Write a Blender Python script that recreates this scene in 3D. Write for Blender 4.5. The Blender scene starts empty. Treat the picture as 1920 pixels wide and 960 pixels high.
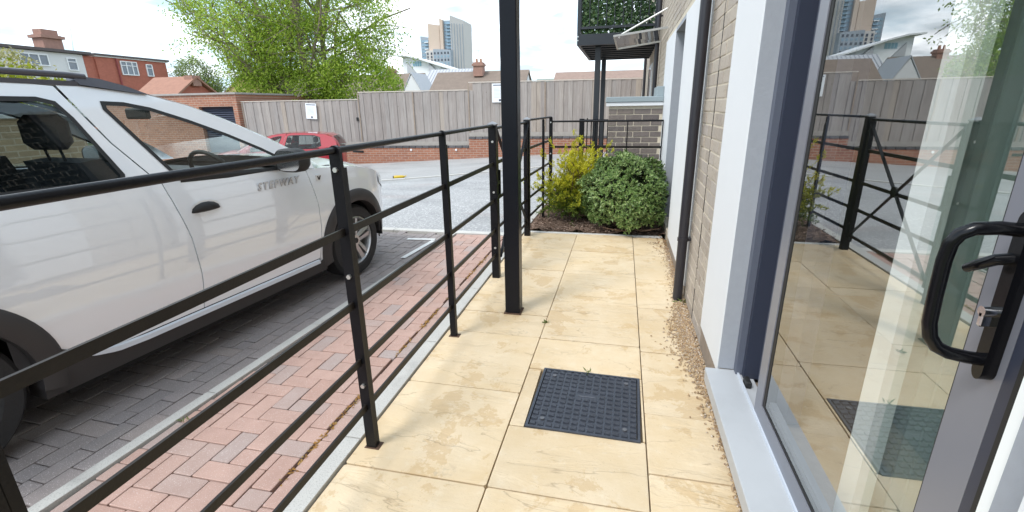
import bpy, bmesh, math, random
import numpy as np
from mathutils import Vector, Matrix
from mathutils.geometry import tessellate_polygon
random.seed(7); rng = np.random.default_rng(7)
R_ = math.radians
scene = bpy.context.scene
C = scene.collection

# ------------------------------------------------------------------ camera
cam_d = bpy.data.cameras.new('camera'); cam = bpy.data.objects.new('camera', cam_d); C.objects.link(cam)
def unit(v): return v / np.linalg.norm(v)
F = 882.0
vy = unit(np.array([210., 283., -F])); vz = -unit(np.array([45., -2780., -F]))
vy = unit(vy - vz * vy.dot(vz)); vx = np.cross(vy, vz)
Rm = Matrix([list(vx), list(vy), list(vz)])
cam.matrix_world = Matrix.Translation((0, 0, 1.4)) @ Rm.to_4x4()
cam_d.sensor_width = 36; cam_d.lens = F / 1920 * 36; cam_d.clip_start = .02; cam_d.clip_end = 4000
scene.camera = cam

# ------------------------------------------------------------------ sky and sun
SUN_EL, SUN_AZ = 52, 215          # azimuth clockwise from +Y: light comes from behind left
world = bpy.data.worlds.new('World'); scene.world = world; world.use_nodes = True
nt = world.node_tree; nt.nodes.clear()
def wn(t, **k):
    n = nt.nodes.new(t)
    for a, b in k.items(): setattr(n, a, b)
    return n
sky = wn('ShaderNodeTexSky', sky_type='NISHITA', sun_disc=False, sun_elevation=R_(SUN_EL), sun_rotation=R_(SUN_AZ))
tc = wn('ShaderNodeTexCoord'); sep = wn('ShaderNodeSeparateXYZ'); nt.links.new(tc.outputs['Generated'], sep.inputs[0])
zz = wn('ShaderNodeMath', operation='MAXIMUM'); nt.links.new(sep.outputs[2], zz.inputs[0]); zz.inputs[1].default_value = 0
za = wn('ShaderNodeMath', operation='ADD'); nt.links.new(zz.outputs[0], za.inputs[0]); za.inputs[1].default_value = .16
cmb = wn('ShaderNodeCombineXYZ')
for i in (0, 1):
    dv = wn('ShaderNodeMath', operation='DIVIDE'); nt.links.new(sep.outputs[i], dv.inputs[0]); nt.links.new(za.outputs[0], dv.inputs[1]); nt.links.new(dv.outputs[0], cmb.inputs[i])
n1 = wn('ShaderNodeTexNoise'); n1.inputs['Scale'].default_value = .95; n1.inputs['Detail'].default_value = 8; n1.inputs['Roughness'].default_value = .55; n1.inputs['Distortion'].default_value = .35
nt.links.new(cmb.outputs[0], n1.inputs['Vector'])
cr = wn('ShaderNodeValToRGB'); cr.color_ramp.elements[0].position = .42; cr.color_ramp.elements[1].position = .60
nt.links.new(n1.outputs['Fac'], cr.inputs[0])
n2 = wn('ShaderNodeTexNoise'); n2.inputs['Scale'].default_value = 1.7; n2.inputs['Detail'].default_value = 6
nt.links.new(cmb.outputs[0], n2.inputs['Vector'])
cr2 = wn('ShaderNodeValToRGB'); cr2.color_ramp.elements[0].position = .36; cr2.color_ramp.elements[1].position = .56
cr2.color_ramp.elements[0].color = (2.9, 3.3, 3.65, 1); cr2.color_ramp.elements[1].color = (8.2, 8.55, 9.0, 1)
nt.links.new(n2.outputs['Fac'], cr2.inputs[0])
veil = wn('ShaderNodeMix', data_type='RGBA'); veil.inputs[0].default_value = .75
nt.links.new(sky.outputs[0], veil.inputs[6]); veil.inputs[7].default_value = (2.7, 3.75, 4.6, 1)
mx = wn('ShaderNodeMix', data_type='RGBA')
nt.links.new(cr.outputs[0], mx.inputs[0]); nt.links.new(veil.outputs[2], mx.inputs[6]); nt.links.new(cr2.outputs[0], mx.inputs[7])
bg = wn('ShaderNodeBackground'); bg.inputs[1].default_value = .125
wo = wn('ShaderNodeOutputWorld'); nt.links.new(mx.outputs[2], bg.inputs[0]); nt.links.new(bg.outputs[0], wo.inputs[0])
sl = bpy.data.lights.new('sun', 'SUN'); sl.energy = 1.1; sl.angle = R_(18); sl.color = (1, .97, .93)
so = bpy.data.objects.new('sun', sl); C.objects.link(so)
az, el = R_(SUN_AZ), R_(SUN_EL)
sd = Vector((math.sin(az) * math.cos(el), math.cos(az) * math.cos(el), math.sin(el)))
so.rotation_euler = sd.to_track_quat('Z', 'Y').to_euler(); so.location = sd * 40
vs = scene.view_settings; vs.view_transform = 'Standard'; vs.look = 'None'; vs.exposure = 1.28; vs.gamma = 1; vs.use_curve_mapping = False
scene.cycles.use_denoising = True
scene.cycles.max_bounces = 8; scene.cycles.transparent_max_bounces = 16

# ------------------------------------------------------------------ materials
MATS = {}
class NT:
    def __init__(s, name):
        s.m = bpy.data.materials.new(name); s.m.use_nodes = True; s.t = s.m.node_tree
        s.p = s.t.nodes['Principled BSDF']; s.out = s.t.nodes['Material Output']
    def n(s, t, **k):
        x = s.t.nodes.new(t)
        for a, b in k.items(): setattr(x, a, b)
        return x
    def l(s, a, b): s.t.links.new(a, b)
    def pos(s, sc=(1, 1, 1), rot=(0, 0, 0), local=False):
        if local: o = s.n('ShaderNodeTexCoord').outputs['Object']
        else: o = s.n('ShaderNodeNewGeometry').outputs['Position']
        mp = s.n('ShaderNodeMapping'); mp.inputs['Scale'].default_value = sc; mp.inputs['Rotation'].default_value = rot
        s.l(o, mp.inputs[0]); return mp.outputs[0]
    def noise(s, vec, scale, detail=4, rough=.55, dist=0):
        x = s.n('ShaderNodeTexNoise'); x.inputs['Scale'].default_value = scale; x.inputs['Detail'].default_value = detail
        x.inputs['Roughness'].default_value = rough; x.inputs['Distortion'].default_value = dist
        s.l(vec, x.inputs['Vector']); return x.outputs['Fac']
    def ramp(s, fac, *st):
        x = s.n('ShaderNodeValToRGB'); e = x.color_ramp.elements
        while len(e) < len(st): e.new(.5)
        for i, (p, c) in enumerate(st):
            e[i].position = p; e[i].color = (c, c, c, 1) if isinstance(c, (int, float)) else (*c, 1)
        s.l(fac, x.inputs[0]); return x.outputs[0]
    def mix(s, fac, a, b, mode='MIX'):
        x = s.n('ShaderNodeMix', data_type='RGBA', blend_type=mode)
        for v, i in ((fac, 0), (a, 6), (b, 7)):
            if hasattr(v, 'is_linked'): s.l(v, x.inputs[i])
            else: x.inputs[i].default_value = v if i == 0 else (*v, 1)
        return x.outputs[2]
    def math(s, op, a, b=None):
        x = s.n('ShaderNodeMath', operation=op)
        for v, i in ((a, 0), (b, 1)):
            if v is None: continue
            if hasattr(v, 'is_linked'): s.l(v, x.inputs[i])
            else: x.inputs[i].default_value = v
        return x.outputs[0]
    def rnd(s): return s.n('ShaderNodeObjectInfo').outputs['Random']
    def bump(s, h, strength=.3, dist=.01):
        x = s.n('ShaderNodeBump'); x.inputs['Strength'].default_value = strength; x.inputs['Distance'].default_value = dist
        s.l(h, x.inputs['Height']); s.l(x.outputs[0], s.p.inputs['Normal'])
    def col(s, c):
        if hasattr(c, 'is_linked'): s.l(c, s.p.inputs['Base Color'])
        else: s.p.inputs['Base Color'].default_value = (*c, 1)
def M(name, col, rough=.6, metal=0, var=.12, scale=6, bump=0, bscale=80, coat=0, spec=None, rnd=0, dirt=0):
    if name in MATS: return MATS[name]
    t = NT(name); p = t.p
    v = t.pos()
    c = col
    if var:
        f = t.noise(v, scale, 5)
        c = t.mix(f, tuple(min(1, x * (1 - var)) for x in col), tuple(min(1, x * (1 + var)) for x in col))
    if dirt:
        d = t.ramp(t.noise(v, scale * .6, 8, .65), (.48, 0), (.75, dirt))
        c = t.mix(d, c if hasattr(c, 'is_linked') else tuple(c), tuple(x * .45 for x in col))
    if rnd:
        g = t.math('MULTIPLY_ADD', t.rnd(), rnd * 2)
        g.node.inputs[2].default_value = 1 - rnd
        hs = t.n('ShaderNodeHueSaturation'); t.l(g, hs.inputs['Value'])
        if hasattr(c, 'is_linked'): t.l(c, hs.inputs['Color'])
        else: hs.inputs['Color'].default_value = (*c, 1)
        c = hs.outputs[0]
    t.col(c)
    p.inputs['Roughness'].default_value = rough; p.inputs['Metallic'].default_value = metal
    if coat: p.inputs['Coat Weight'].default_value = coat; p.inputs['Coat Roughness'].default_value = .03
    if spec is not None: p.inputs['Specular IOR Level'].default_value = spec
    if bump: t.bump(t.noise(v, bscale, 6), bump, .01)
    MATS[name] = t.m; return t.m

def mat_flag():
    t = NT('sandstone_flag'); v = t.pos()
    off = t.n('ShaderNodeVectorMath', operation='ADD'); sc = t.n('ShaderNodeVectorMath', operation='SCALE')
    cx = t.n('ShaderNodeCombineXYZ'); r = t.rnd(); t.l(r, cx.inputs[0]); t.l(r, cx.inputs[1]); sc.inputs['Scale'].default_value = 37
    t.l(cx.outputs[0], sc.inputs[0]); t.l(v, off.inputs[0]); t.l(sc.outputs[0], off.inputs[1]); vv = off.outputs[0]
    c = t.mix(t.ramp(t.noise(vv, 3.2, 7, .6), (.3, 0), (.7, 1)), (.60, .455, .27), (.68, .555, .385))
    st = t.ramp(t.noise(vv, 2.6, 12, .72, .4), (.545, 0), (.565, .55), (.70, .4))
    c = t.mix(st, c, (.50, .34, .165))
    st2 = t.ramp(t.noise(vv, 5.5, 9, .75), (.62, 0), (.70, .4))
    c = t.mix(st2, c, (.36, .27, .18))
    pale = t.ramp(t.noise(vv, 14, 6, .7), (.55, 0), (.7, .4))
    c = t.mix(pale, c, (.72, .63, .49))
    mp = t.n('ShaderNodeMapping'); mp.inputs['Scale'].default_value = (1.1, 3.6, 1); mp.inputs['Rotation'].default_value = (0, 0, .15); t.l(vv, mp.inputs[0])
    rid = t.noise(mp.outputs[0], 1.5, 5, .52, .45)
    a = t.math('ABSOLUTE', t.math('SUBTRACT', rid, .5))
    line = t.ramp(a, (0, 1), (.0075, 0))
    gate = t.ramp(t.noise(vv, 4, 3), (.45, 0), (.56, 1))
    line = t.math('MULTIPLY', line, gate)
    c = t.mix(t.math('MULTIPLY', line, .45), c, (.24, .165, .095))
    sm = t.ramp(t.noise(vv, 3.1, 10, .75, .2), (.63, 0), (.68, .3)); c = t.mix(sm, c, (.27, .235, .20))
    sp = t.ramp(t.noise(v, 190, 2), (.70, 0), (.74, .6)); c = t.mix(sp, c, (.2, .14, .09))
    hs = t.n('ShaderNodeHueSaturation'); g = t.math('MULTIPLY_ADD', r, .13); g.node.inputs[2].default_value = .93
    t.l(g, hs.inputs['Value']); t.l(c, hs.inputs['Color']); t.col(hs.outputs[0])
    t.p.inputs['Roughness'].default_value = .62
    step = t.ramp(rid, (.40, 0), (.5, .55), (.505, .75), (.62, 1))
    h = t.math('ADD', t.math('MULTIPLY', step, 1.0), t.math('MULTIPLY', t.noise(vv, 22, 6, .6), .45))
    t.bump(h, .42, .012)
    return t.m
def mat_paver(name, cols, speck):
    t = NT(name); v = t.pos(); r = t.rnd()
    st = [(i / (len(cols) - 1), c) for i, c in enumerate(cols)]
    c = t.ramp(r, *st)
    c = t.mix(t.ramp(t.noise(v, 9, 6), (.3, 0), (.8, .5)), c, tuple(x * .72 for x in cols[0]))
    c = t.mix(t.ramp(t.noise(v, 260, 2), (.63, 0), (.69, speck)), c, (.78, .72, .68))
    c = t.mix(t.ramp(t.noise(v, 330, 2), (.64, 0), (.72, .5)), c, (.1, .07, .06))
    t.col(c); t.p.inputs['Roughness'].default_value = .8
    t.bump(t.noise(v, 240, 3), .35, .004); return t.m
def mat_brickwall(name, cols, mortar, sx=1., axis='x'):
    t = NT(name); g = t.n('ShaderNodeNewGeometry'); s = t.n('ShaderNodeSeparateXYZ'); t.l(g.outputs['Position'], s.inputs[0])
    cb = t.n('ShaderNodeCombineXYZ'); t.l(s.outputs[0 if axis == 'x' else 1], cb.inputs[0]); t.l(s.outputs[2], cb.inputs[1])
    b = t.n('ShaderNodeTexBrick'); b.inputs['Scale'].default_value = 1; b.inputs['Brick Width'].default_value = .225; b.inputs['Row Height'].default_value = .075
    b.inputs['Mortar Size'].default_value = .008; b.inputs['Color1'].default_value = (*cols[0], 1); b.inputs['Color2'].default_value = (*cols[1], 1); b.inputs['Mortar'].default_value = (*mortar, 1)
    t.l(cb.outputs[0], b.inputs['Vector'])
    c = t.mix(t.ramp(t.noise(g.outputs['Position'], 5, 6), (.35, 0), (.8, .5)), b.outputs[0], tuple(x * .6 for x in cols[0]))
    t.col(c); t.p.inputs['Roughness'].default_value = .85; t.bump(t.math('SUBTRACT', 1.0, b.outputs['Fac']), .4, .01); return t.m
def mat_brickpiece(name, cols):
    t = NT(name); v = t.pos(); r = t.rnd()
    c = t.ramp(r, *[(i / (len(cols) - 1), k) for i, k in enumerate(cols)])
    c = t.mix(t.ramp(t.noise(v, 16, 6, .65), (.35, 0), (.75, .6)), c, tuple(x * 1.25 for x in cols[-1]))
    c = t.mix(t.ramp(t.noise(v, 55, 4), (.58, 0), (.7, .5)), c, tuple(x * .5 for x in cols[0]))
    t.col(c); t.p.inputs['Roughness'].default_value = .85; t.bump(t.noise(v, 60, 5), .5, .006); return t.m
def mat_wood():
    t = NT('weathered_board'); v = t.pos((9, 9, .7)); r = t.rnd()
    c = t.ramp(r, (0, (.29, .258, .24)), (.3, (.335, .30, .28)), (.6, (.31, .285, .27)), (.85, (.37, .335, .31)), (1, (.38, .32, .265)))
    off = t.n('ShaderNodeVectorMath', operation='ADD'); cx = t.n('ShaderNodeCombineXYZ'); t.l(t.math('MULTIPLY', r, 50), cx.inputs[2]); t.l(v, off.inputs[0]); t.l(cx.outputs[0], off.inputs[1])
    c = t.mix(t.ramp(t.noise(off.outputs[0], 2.2, 8, .65, .6), (.30, .6), (.58, 0)), c, (.18, .15, .135))
    c = t.mix(t.ramp(t.noise(off.outputs[0], 5, 5, .6), (.55, 0), (.8, .4)), c, (.52, .45, .39))
    v2 = t.pos((1, 1, 1)); c = t.mix(t.ramp(t.noise(v2, 1.1, 5), (.45, 0), (.75, .3)), c, (.45, .40, .36))
    k = t.ramp(t.noise(t.pos((2.2, 2.2, 1)), 5.5, 1), (.80, 0), (.83, .8)); c = t.mix(k, c, (.09, .05, .03))
    t.col(c); t.p.inputs['Roughness'].default_value = .85; t.bump(t.noise(off.outputs[0], 6, 5), .3, .006); return t.m
def mat_leaf(name, stops, trans=.35, rough=.5, spread=1.0):
    t = NT(name); v = t.pos()
    isl = t.n('ShaderNodeNewGeometry').outputs['Random Per Island']
    f = t.math('ADD', t.math('MULTIPLY', isl, .65 * spread), t.math('MULTIPLY', t.noise(v, 1.2, 4), .5))
    c = t.ramp(f, *stops); t.col(c); t.p.inputs['Roughness'].default_value = rough
    t.p.inputs['Specular IOR Level'].default_value = .35
    tr = t.n('ShaderNodeBsdfTranslucent'); t.l(c, tr.inputs[0]); ms = t.n('ShaderNodeMixShader'); ms.inputs[0].default_value = trans
    t.l(t.p.outputs[0], ms.inputs[1]); t.l(tr.outputs[0], ms.inputs[2]); t.l(ms.outputs[0], t.out.inputs[0]); return t.m
def mat_glass(name, tint, ior, refl=(1, 1, 1)):
    t = NT(name); fr = t.n('ShaderNodeFresnel')     # thin pane: same reflectance from both sides
    g = t.n('ShaderNodeNewGeometry'); k = t.math('MULTIPLY_ADD', g.outputs['Backfacing'], 1 / ior - ior); k.node.inputs[2].default_value = ior; t.l(k, fr.inputs[0])
    tr = t.n('ShaderNodeBsdfTransparent'); tr.inputs[0].default_value = (*tint, 1)
    gl = t.n('ShaderNodeBsdfGlossy'); gl.inputs[0].default_value = (*refl, 1); gl.inputs['Roughness'].default_value = 0
    ms = t.n('ShaderNodeMixShader'); t.l(fr.outputs[0], ms.inputs[0]); t.l(tr.outputs[0], ms.inputs[1]); t.l(gl.outputs[0], ms.inputs[2])
    t.l(ms.outputs[0], t.out.inputs[0]); return t.m
def mat_asphalt(name, a, b, speck):
    t = NT(name); v = t.pos()
    c = t.mix(t.ramp(t.noise(v, .9, 7, .65), (.3, 0), (.7, 1)), a, b)
    c = t.mix(t.ramp(t.noise(v, 38, 3), (.54, 0), (.62, speck * 1.5)), c, (.66, .66, .65))
    c = t.mix(t.ramp(t.noise(t.pos((.35, .9, 1)), 1.3, 6, .6), (.5, 0), (.62, .35)), c, tuple(x * .62 for x in a))
    c = t.mix(t.ramp(t.noise(v, 90, 3), (.58, 0), (.68, .6)), c, (.05, .05, .05))
    red = t.ramp(t.noise(t.pos((.5, 1.4, 1)), .8, 3), (.6, 0), (.72, .3)); c = t.mix(red, c, (.30, .2, .17))
    t.col(c); t.p.inputs['Roughness'].default_value = .75; t.bump(t.noise(v, 70, 4), .5, .012); return t.m
def mat_concrete(name, col, sp=.5):
    t = NT(name); v = t.pos()
    c = t.mix(t.noise(v, 6, 6), tuple(x * .85 for x in col), tuple(min(1, x * 1.1) for x in col))
    c = t.mix(t.ramp(t.noise(v, 170, 3), (.54, 0), (.64, sp)), c, tuple(x * .45 for x in col))
    c = t.mix(t.ramp(t.noise(v, 4, 8, .7), (.56, 0), (.75, .5)), c, tuple(x * .5 for x in col))
    t.col(c); t.p.inputs['Roughness'].default_value = .85; t.bump(t.noise(v, 150, 3), .3, .004); return t.m

FLAG = mat_flag(); WOOD = mat_wood()
REDP = mat_paver('red_paver', [(.42, .265, .215), (.46, .30, .25), (.49, .325, .27), (.45, .295, .245), (.44, .31, .265), (.37, .305, .285)], .55)
GREYP = mat_paver('grey_paver', [(.255, .225, .215), (.295, .255, .245), (.265, .235, .23), (.31, .26, .24)], .7)
CONC = mat_concrete('concrete_edging', (.50, .49, .46)); KERB = mat_concrete('kerb_stone', (.56, .55, .52), .35)
ASPH = mat_asphalt('asphalt', (.30, .30, .305), (.38, .38, .38), .5); FOOT = mat_asphalt('footway_asphalt', (.33, .325, .32), (.39, .385, .38), .2)
BUFF = mat_brickpiece('buff_brick', [(.32, .27, .22), (.385, .33, .27), (.45, .39, .315), (.36, .315, .275)])
DBRICK = mat_brickpiece('grey_brown_brick', [(.085, .075, .075), (.15, .125, .115), (.21, .175, .15), (.13, .105, .095), (.17, .145, .13)])
MORTAR = M('mortar', (.58, .51, .40), .9, var=.2, scale=20, bump=.3)
BUFFW = mat_brickwall('buff_brick_wall', [(.30, .225, .165), (.23, .175, .135)], (.45, .38, .29), axis='y')
REDW = mat_brickwall('red_brick_wall', [(.40, .17, .10), (.30, .125, .08)], (.42, .33, .27), axis='x')
REDWY = mat_brickwall('red_house_wall', [(.46, .15, .10), (.40, .13, .085)], (.40, .15, .11), axis='y')
YELW = mat_brickwall('old_buff_wall', [(.36, .26, .15), (.28, .20, .12)], (.42, .34, .24), axis='y')
BLACK = M('black_painted_steel', (.006, .006, .008), .35, var=.25, scale=30, bump=.08, bscale=120, dirt=.5, spec=.22)
RAILM = M('worn_black_rail', (.016, .013, .011), .42, var=.4, scale=25, bump=.08, bscale=120, dirt=.4, spec=.3)
BLACKP = M('black_column_paint', (.005, .006, .010), .3, spec=.22, var=.2, scale=4, bump=.03, bscale=200)
BOLT = M('zinc_bolt', (.62, .62, .6), .35, .85, var=.2)
RENDER = M('white_render', (.70, .71, .72), .8, var=.03, scale=3, bump=.12, bscale=90)
REVEAL = M('shaded_grey_render', (.33, .35, .385), .85, var=.06, scale=30, bump=.14, bscale=90)  # reveal faces get less light; that shade is put into this grey
SLATE = M('slate_grey_frame', (.105, .118, .155), .38, var=.04); SLATEL = M('light_grey_frame', (.20, .205, .235), .33, .15, var=.04)
NAVY = M('navy_frame', (.030, .036, .058), .4, var=.05); SILLM = M('sill_paint', (.43, .445, .46), .4, var=.04, dirt=.15)
RUB = M('black_rubber', (.012, .012, .012), .6, var=.2); TYRE = M('tyre_rubber', (.018, .018, .019), .75, var=.3, scale=40, bump=.2)
PLAST = M('dark_plastic_cladding', (.034, .031, .031), .55, var=.15, bump=.1, bscale=300)
WPAINT = M('white_car_paint', (.79, .815, .85), .25, var=.02, scale=2, coat=1)
WPAINT.node_tree.nodes['Principled BSDF'].inputs['Coat IOR'].default_value = 1.85
RPAINT = M('red_car_paint', (.36, .012, .025), .3, var=.05, coat=1)
DPAINT = M('dark_teal_car_paint', (.03, .055, .06), .3, var=.05, coat=1)
ALLOY = M('alloy_wheel', (.50, .50, .50), .32, .8, var=.1); CHROME = M('chrome', (.75, .75, .75), .15, 1, var=0)
SILVS = M('silver_strip', (.58, .62, .68), .3, .1, var=.05)
INTER = M('car_interior', (.05, .05, .055), .8, var=.2); UNDER = M('underbody', (.01, .01, .01), .9, var=.2)
CARGLASS = mat_glass('car_glass', (.86, .92, .90), 1.55); TINTGLASS = mat_glass('privacy_glass', (.70, .78, .79), 1.55)
PANE = mat_glass('door_pane', (.98, 1, .98), 4.6, (.97, .98, .97)); DARKGLASS = mat_glass('window_pane', (.35, .4, .42), 1.7)
LAMP = mat_glass('lamp_lens', (.8, .8, .8), 1.6); REDLAMP = M('red_lens', (.4, .01, .01), .15, var=.1, coat=1)
BARK = M('tree_bark', (.23, .185, .15), .9, var=.35, scale=14, bump=.8, bscale=30)
ASHL = mat_leaf('ash_leaf', ((.2, (.16, .26, .03)), (.5, (.30, .44, .05)), (.8, (.44, .56, .09)), (1, (.56, .62, .16))), .55)
PALEL = mat_leaf('pale_leaf', ((.2, (.12, .18, .05)), (.6, (.22, .29, .09)), (1, (.32, .37, .15))), .4)
HEDGEL = mat_leaf('hedge_leaf', ((.2, (.13, .18, .01)), (.6, (.30, .34, .02)), (1, (.42, .44, .05))), .3)
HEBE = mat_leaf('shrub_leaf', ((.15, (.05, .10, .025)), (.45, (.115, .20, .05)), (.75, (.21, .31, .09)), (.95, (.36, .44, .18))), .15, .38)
HEBED = mat_leaf('shaded_inner_leaf', ((.2, (.012, .022, .008)), (.6, (.03, .05, .015)), (1, (.06, .07, .02))), .1)  # inner crown shade painted in as near-black leaf greens
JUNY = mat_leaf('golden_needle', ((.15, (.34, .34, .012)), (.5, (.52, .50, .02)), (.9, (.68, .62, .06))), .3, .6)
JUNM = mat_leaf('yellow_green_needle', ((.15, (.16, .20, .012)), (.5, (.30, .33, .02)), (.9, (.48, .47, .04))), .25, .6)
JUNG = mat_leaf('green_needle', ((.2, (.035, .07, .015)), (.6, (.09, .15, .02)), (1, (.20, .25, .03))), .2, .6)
IVY = mat_leaf('ivy_leaf', ((.2, (.012, .035, .012)), (.6, (.03, .075, .022)), (1, (.075, .13, .04))), .15, .4)
TWIG = M('shrub_twig', (.16, .10, .065), .9, var=.3, scale=60)

# ------------------------------------------------------------------ mesh helpers
class MB:
    def __init__(s): s.v = []; s.f = []
    def add(s, vs, fs):
        o = len(s.v); s.v += [tuple(map(float, p)) for p in vs]; s.f += [tuple(o + i for i in f) for f in fs]; return s
    def box(s, x0, x1, y0, y1, z0, z1, b=0):
        if b:
            b = min(b, (x1 - x0) / 2.2, (y1 - y0) / 2.2, (z1 - z0) / 2.2)
            bm = bmesh.new(); bmesh.ops.create_cube(bm, size=1)
            for v in bm.verts: v.co = Vector(((x0 + x1) / 2 + v.co.x * (x1 - x0), (y0 + y1) / 2 + v.co.y * (y1 - y0), (z0 + z1) / 2 + v.co.z * (z1 - z0)))
            bmesh.ops.bevel(bm, geom=list(bm.edges), offset=b, segments=1, affect='EDGES')
            bm.verts.index_update()
            s.add([v.co for v in bm.verts], [[v.index for v in f.verts] for f in bm.faces]); bm.free(); return s
        return s.add([(x0, y0, z0), (x1, y0, z0), (x1, y1, z0), (x0, y1, z0), (x0, y0, z1), (x1, y0, z1), (x1, y1, z1), (x0, y1, z1)],
                     [(0, 3, 2, 1), (4, 5, 6, 7), (0, 1, 5, 4), (1, 2, 6, 5), (2, 3, 7, 6), (3, 0, 4, 7)])
    def tube(s, pts, r, n=10, caps=True):
        pts = [Vector(p) for p in pts]; rs = r if isinstance(r, (list, tuple)) else [r] * len(pts)
        d0 = (pts[1] - pts[0]).normalized(); up = Vector((0, 0, 1)) if abs(d0.z) < .9 else Vector((1, 0, 0))
        a = d0.cross(up).normalized(); vs = []; fs = []
        for i, p in enumerate(pts):
            d = (pts[min(i + 1, len(pts) - 1)] - pts[max(i - 1, 0)]).normalized()
            a = (a - d * a.dot(d)).normalized(); b = d.cross(a)
            for k in range(n):
                t = 2 * math.pi * k / n; vs.append(p + (a * math.cos(t) + b * math.sin(t)) * rs[i])
        for i in range(len(pts) - 1):
            for k in range(n): fs.append((i * n + k, i * n + (k + 1) % n, (i + 1) * n + (k + 1) % n, (i + 1) * n + k))
        if caps: fs.append(tuple(range(n - 1, -1, -1))); fs.append(tuple((len(pts) - 1) * n + k for k in range(n)))
        return s.add(vs, fs)
    def prism(s, poly, axis, a, b):
        n = len(poly)
        def P(p, h): return {'x': (h, p[0], p[1]), 'y': (p[0], h, p[1]), 'z': (p[0], p[1], h)}[axis]
        return s.add([P(p, a) for p in poly] + [P(p, b) for p in poly],
                     [tuple(range(n))[::-1], tuple(range(n, 2 * n))] + [(i, (i + 1) % n, n + (i + 1) % n, n + i) for i in range(n)])
    def bar(s, p, q, w, h, up=(0, 0, 1)):
        p, q = Vector(p), Vector(q); d = (q - p).normalized(); u = Vector(up); a = d.cross(u).normalized(); u = a.cross(d)
        a *= w / 2; u *= h / 2
        return s.add([p - a - u, p + a - u, p + a + u, p - a + u, q - a - u, q + a - u, q + a + u, q - a + u],
                     [(0, 3, 2, 1), (4, 5, 6, 7), (0, 1, 5, 4), (1, 2, 6, 5), (2, 3, 7, 6), (3, 0, 4, 7)])
    def mesh(s, name, m=None, smooth=False):
        me = bpy.data.meshes.new(name); me.from_pydata(s.v, [], s.f); me.update()
        bm = bmesh.new(); bm.from_mesh(me); bmesh.ops.recalc_face_normals(bm, faces=bm.faces); bm.to_mesh(me); bm.free()
        if m: me.materials.append(m)
        if smooth:
            me.polygons.foreach_set('use_smooth', [True] * len(me.polygons))
            try: me.set_sharp_from_angle(angle=R_(smooth if smooth is not True else 40))
            except Exception: pass
        return me
    def build(s, name, m, parent=None, smooth=False, loc=None, kind=None):
        return link(name, s.mesh(name, m, smooth), parent, loc, kind)
def link(name, me, parent=None, loc=None, kind=None):
    o = bpy.data.objects.new(name, me); C.objects.link(o)
    if parent: o.parent = parent
    if loc is not None: o.location = loc
    if kind: o['kind'] = kind
    return o
def thing(name, label, cat, loc=(0, 0, 0), rz=0, group=None):
    o = bpy.data.objects.new(name, None); C.objects.link(o); o.location = loc; o.rotation_euler = (0, 0, rz); o.empty_display_size = .1
    return tag(o, label, cat, group)
def tag(o, label, cat, group=None):
    o['label'] = label; o['category'] = cat
    if group: o['group'] = group
    return o
def struct(name, mb, m, smooth=False): return mb.build(name, m, None, smooth, kind='structure')
def B(name, m, parent, *box, b=0, **k): return MB().box(*box, b=b).build(name, m, parent, **k)
UNITBOX = {}
def unit_piece(m, bev=.05):
    if (m.name, bev) not in UNITBOX: UNITBOX[(m.name, bev)] = MB().box(-.5, .5, -.5, .5, -.5, .5, b=bev).mesh('piece', m)
    return UNITBOX[(m.name, bev)]
def piece(name, m, parent, x0, x1, y0, y1, z0, z1, bev=.05, rot=None, loc=None):
    o = bpy.data.objects.new(name, unit_piece(m, bev)); C.objects.link(o); o.parent = parent
    o.scale = (x1 - x0, y1 - y0, z1 - z0); o.location = loc or ((x0 + x1) / 2, (y0 + y1) / 2, (z0 + z1) / 2)
    if rot: o.rotation_euler = rot
    return o
def leaves(name, pos, dirs, nrm, L, W, m, parent=None, kind=None, fold=True):
    pos = np.asarray(pos, float); n = len(pos)
    d = dirs / np.linalg.norm(dirs, axis=1)[:, None]; a = np.cross(d, nrm); a /= np.linalg.norm(a, axis=1)[:, None] + 1e-9; nn = np.cross(a, d)
    L = np.broadcast_to(np.asarray(L, float), (n,))[:, None]; W = np.broadcast_to(np.asarray(W, float), (n,))[:, None]
    v = np.empty((n, 4, 3)); v[:, 0] = pos; v[:, 1] = pos + d * L * .5 + a * W * .5 + nn * L * .06; v[:, 2] = pos + d * L; v[:, 3] = pos + d * L * .5 - a * W * .5 + nn * L * .06
    me = bpy.data.meshes.new(name); me.vertices.add(n * 4); me.vertices.foreach_set('co', v.reshape(-1))
    me.loops.add(n * 4); me.loops.foreach_set('vertex_index', np.arange(n * 4)); me.polygons.add(n)
    me.polygons.foreach_set('loop_start', np.arange(n) * 4); me.polygons.foreach_set('loop_total', np.full(n, 4)); me.update(calc_edges=True); me.materials.append(m)
    return link(name, me, parent, None, kind)
def rdirs(n):
    v = rng.normal(size=(n, 3)); return v / np.linalg.norm(v, axis=1)[:, None]
def sstep(a, b, x):
    t = min(1, max(0, (x - a) / (b - a))); return t * t * (3 - 2 * t)
def terr(x, y): return sstep(5.3, 12.5, y) * min(0, .05 * (x + .6)) if x > -14 else sstep(5.3, 12.5, y) * -.67

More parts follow.
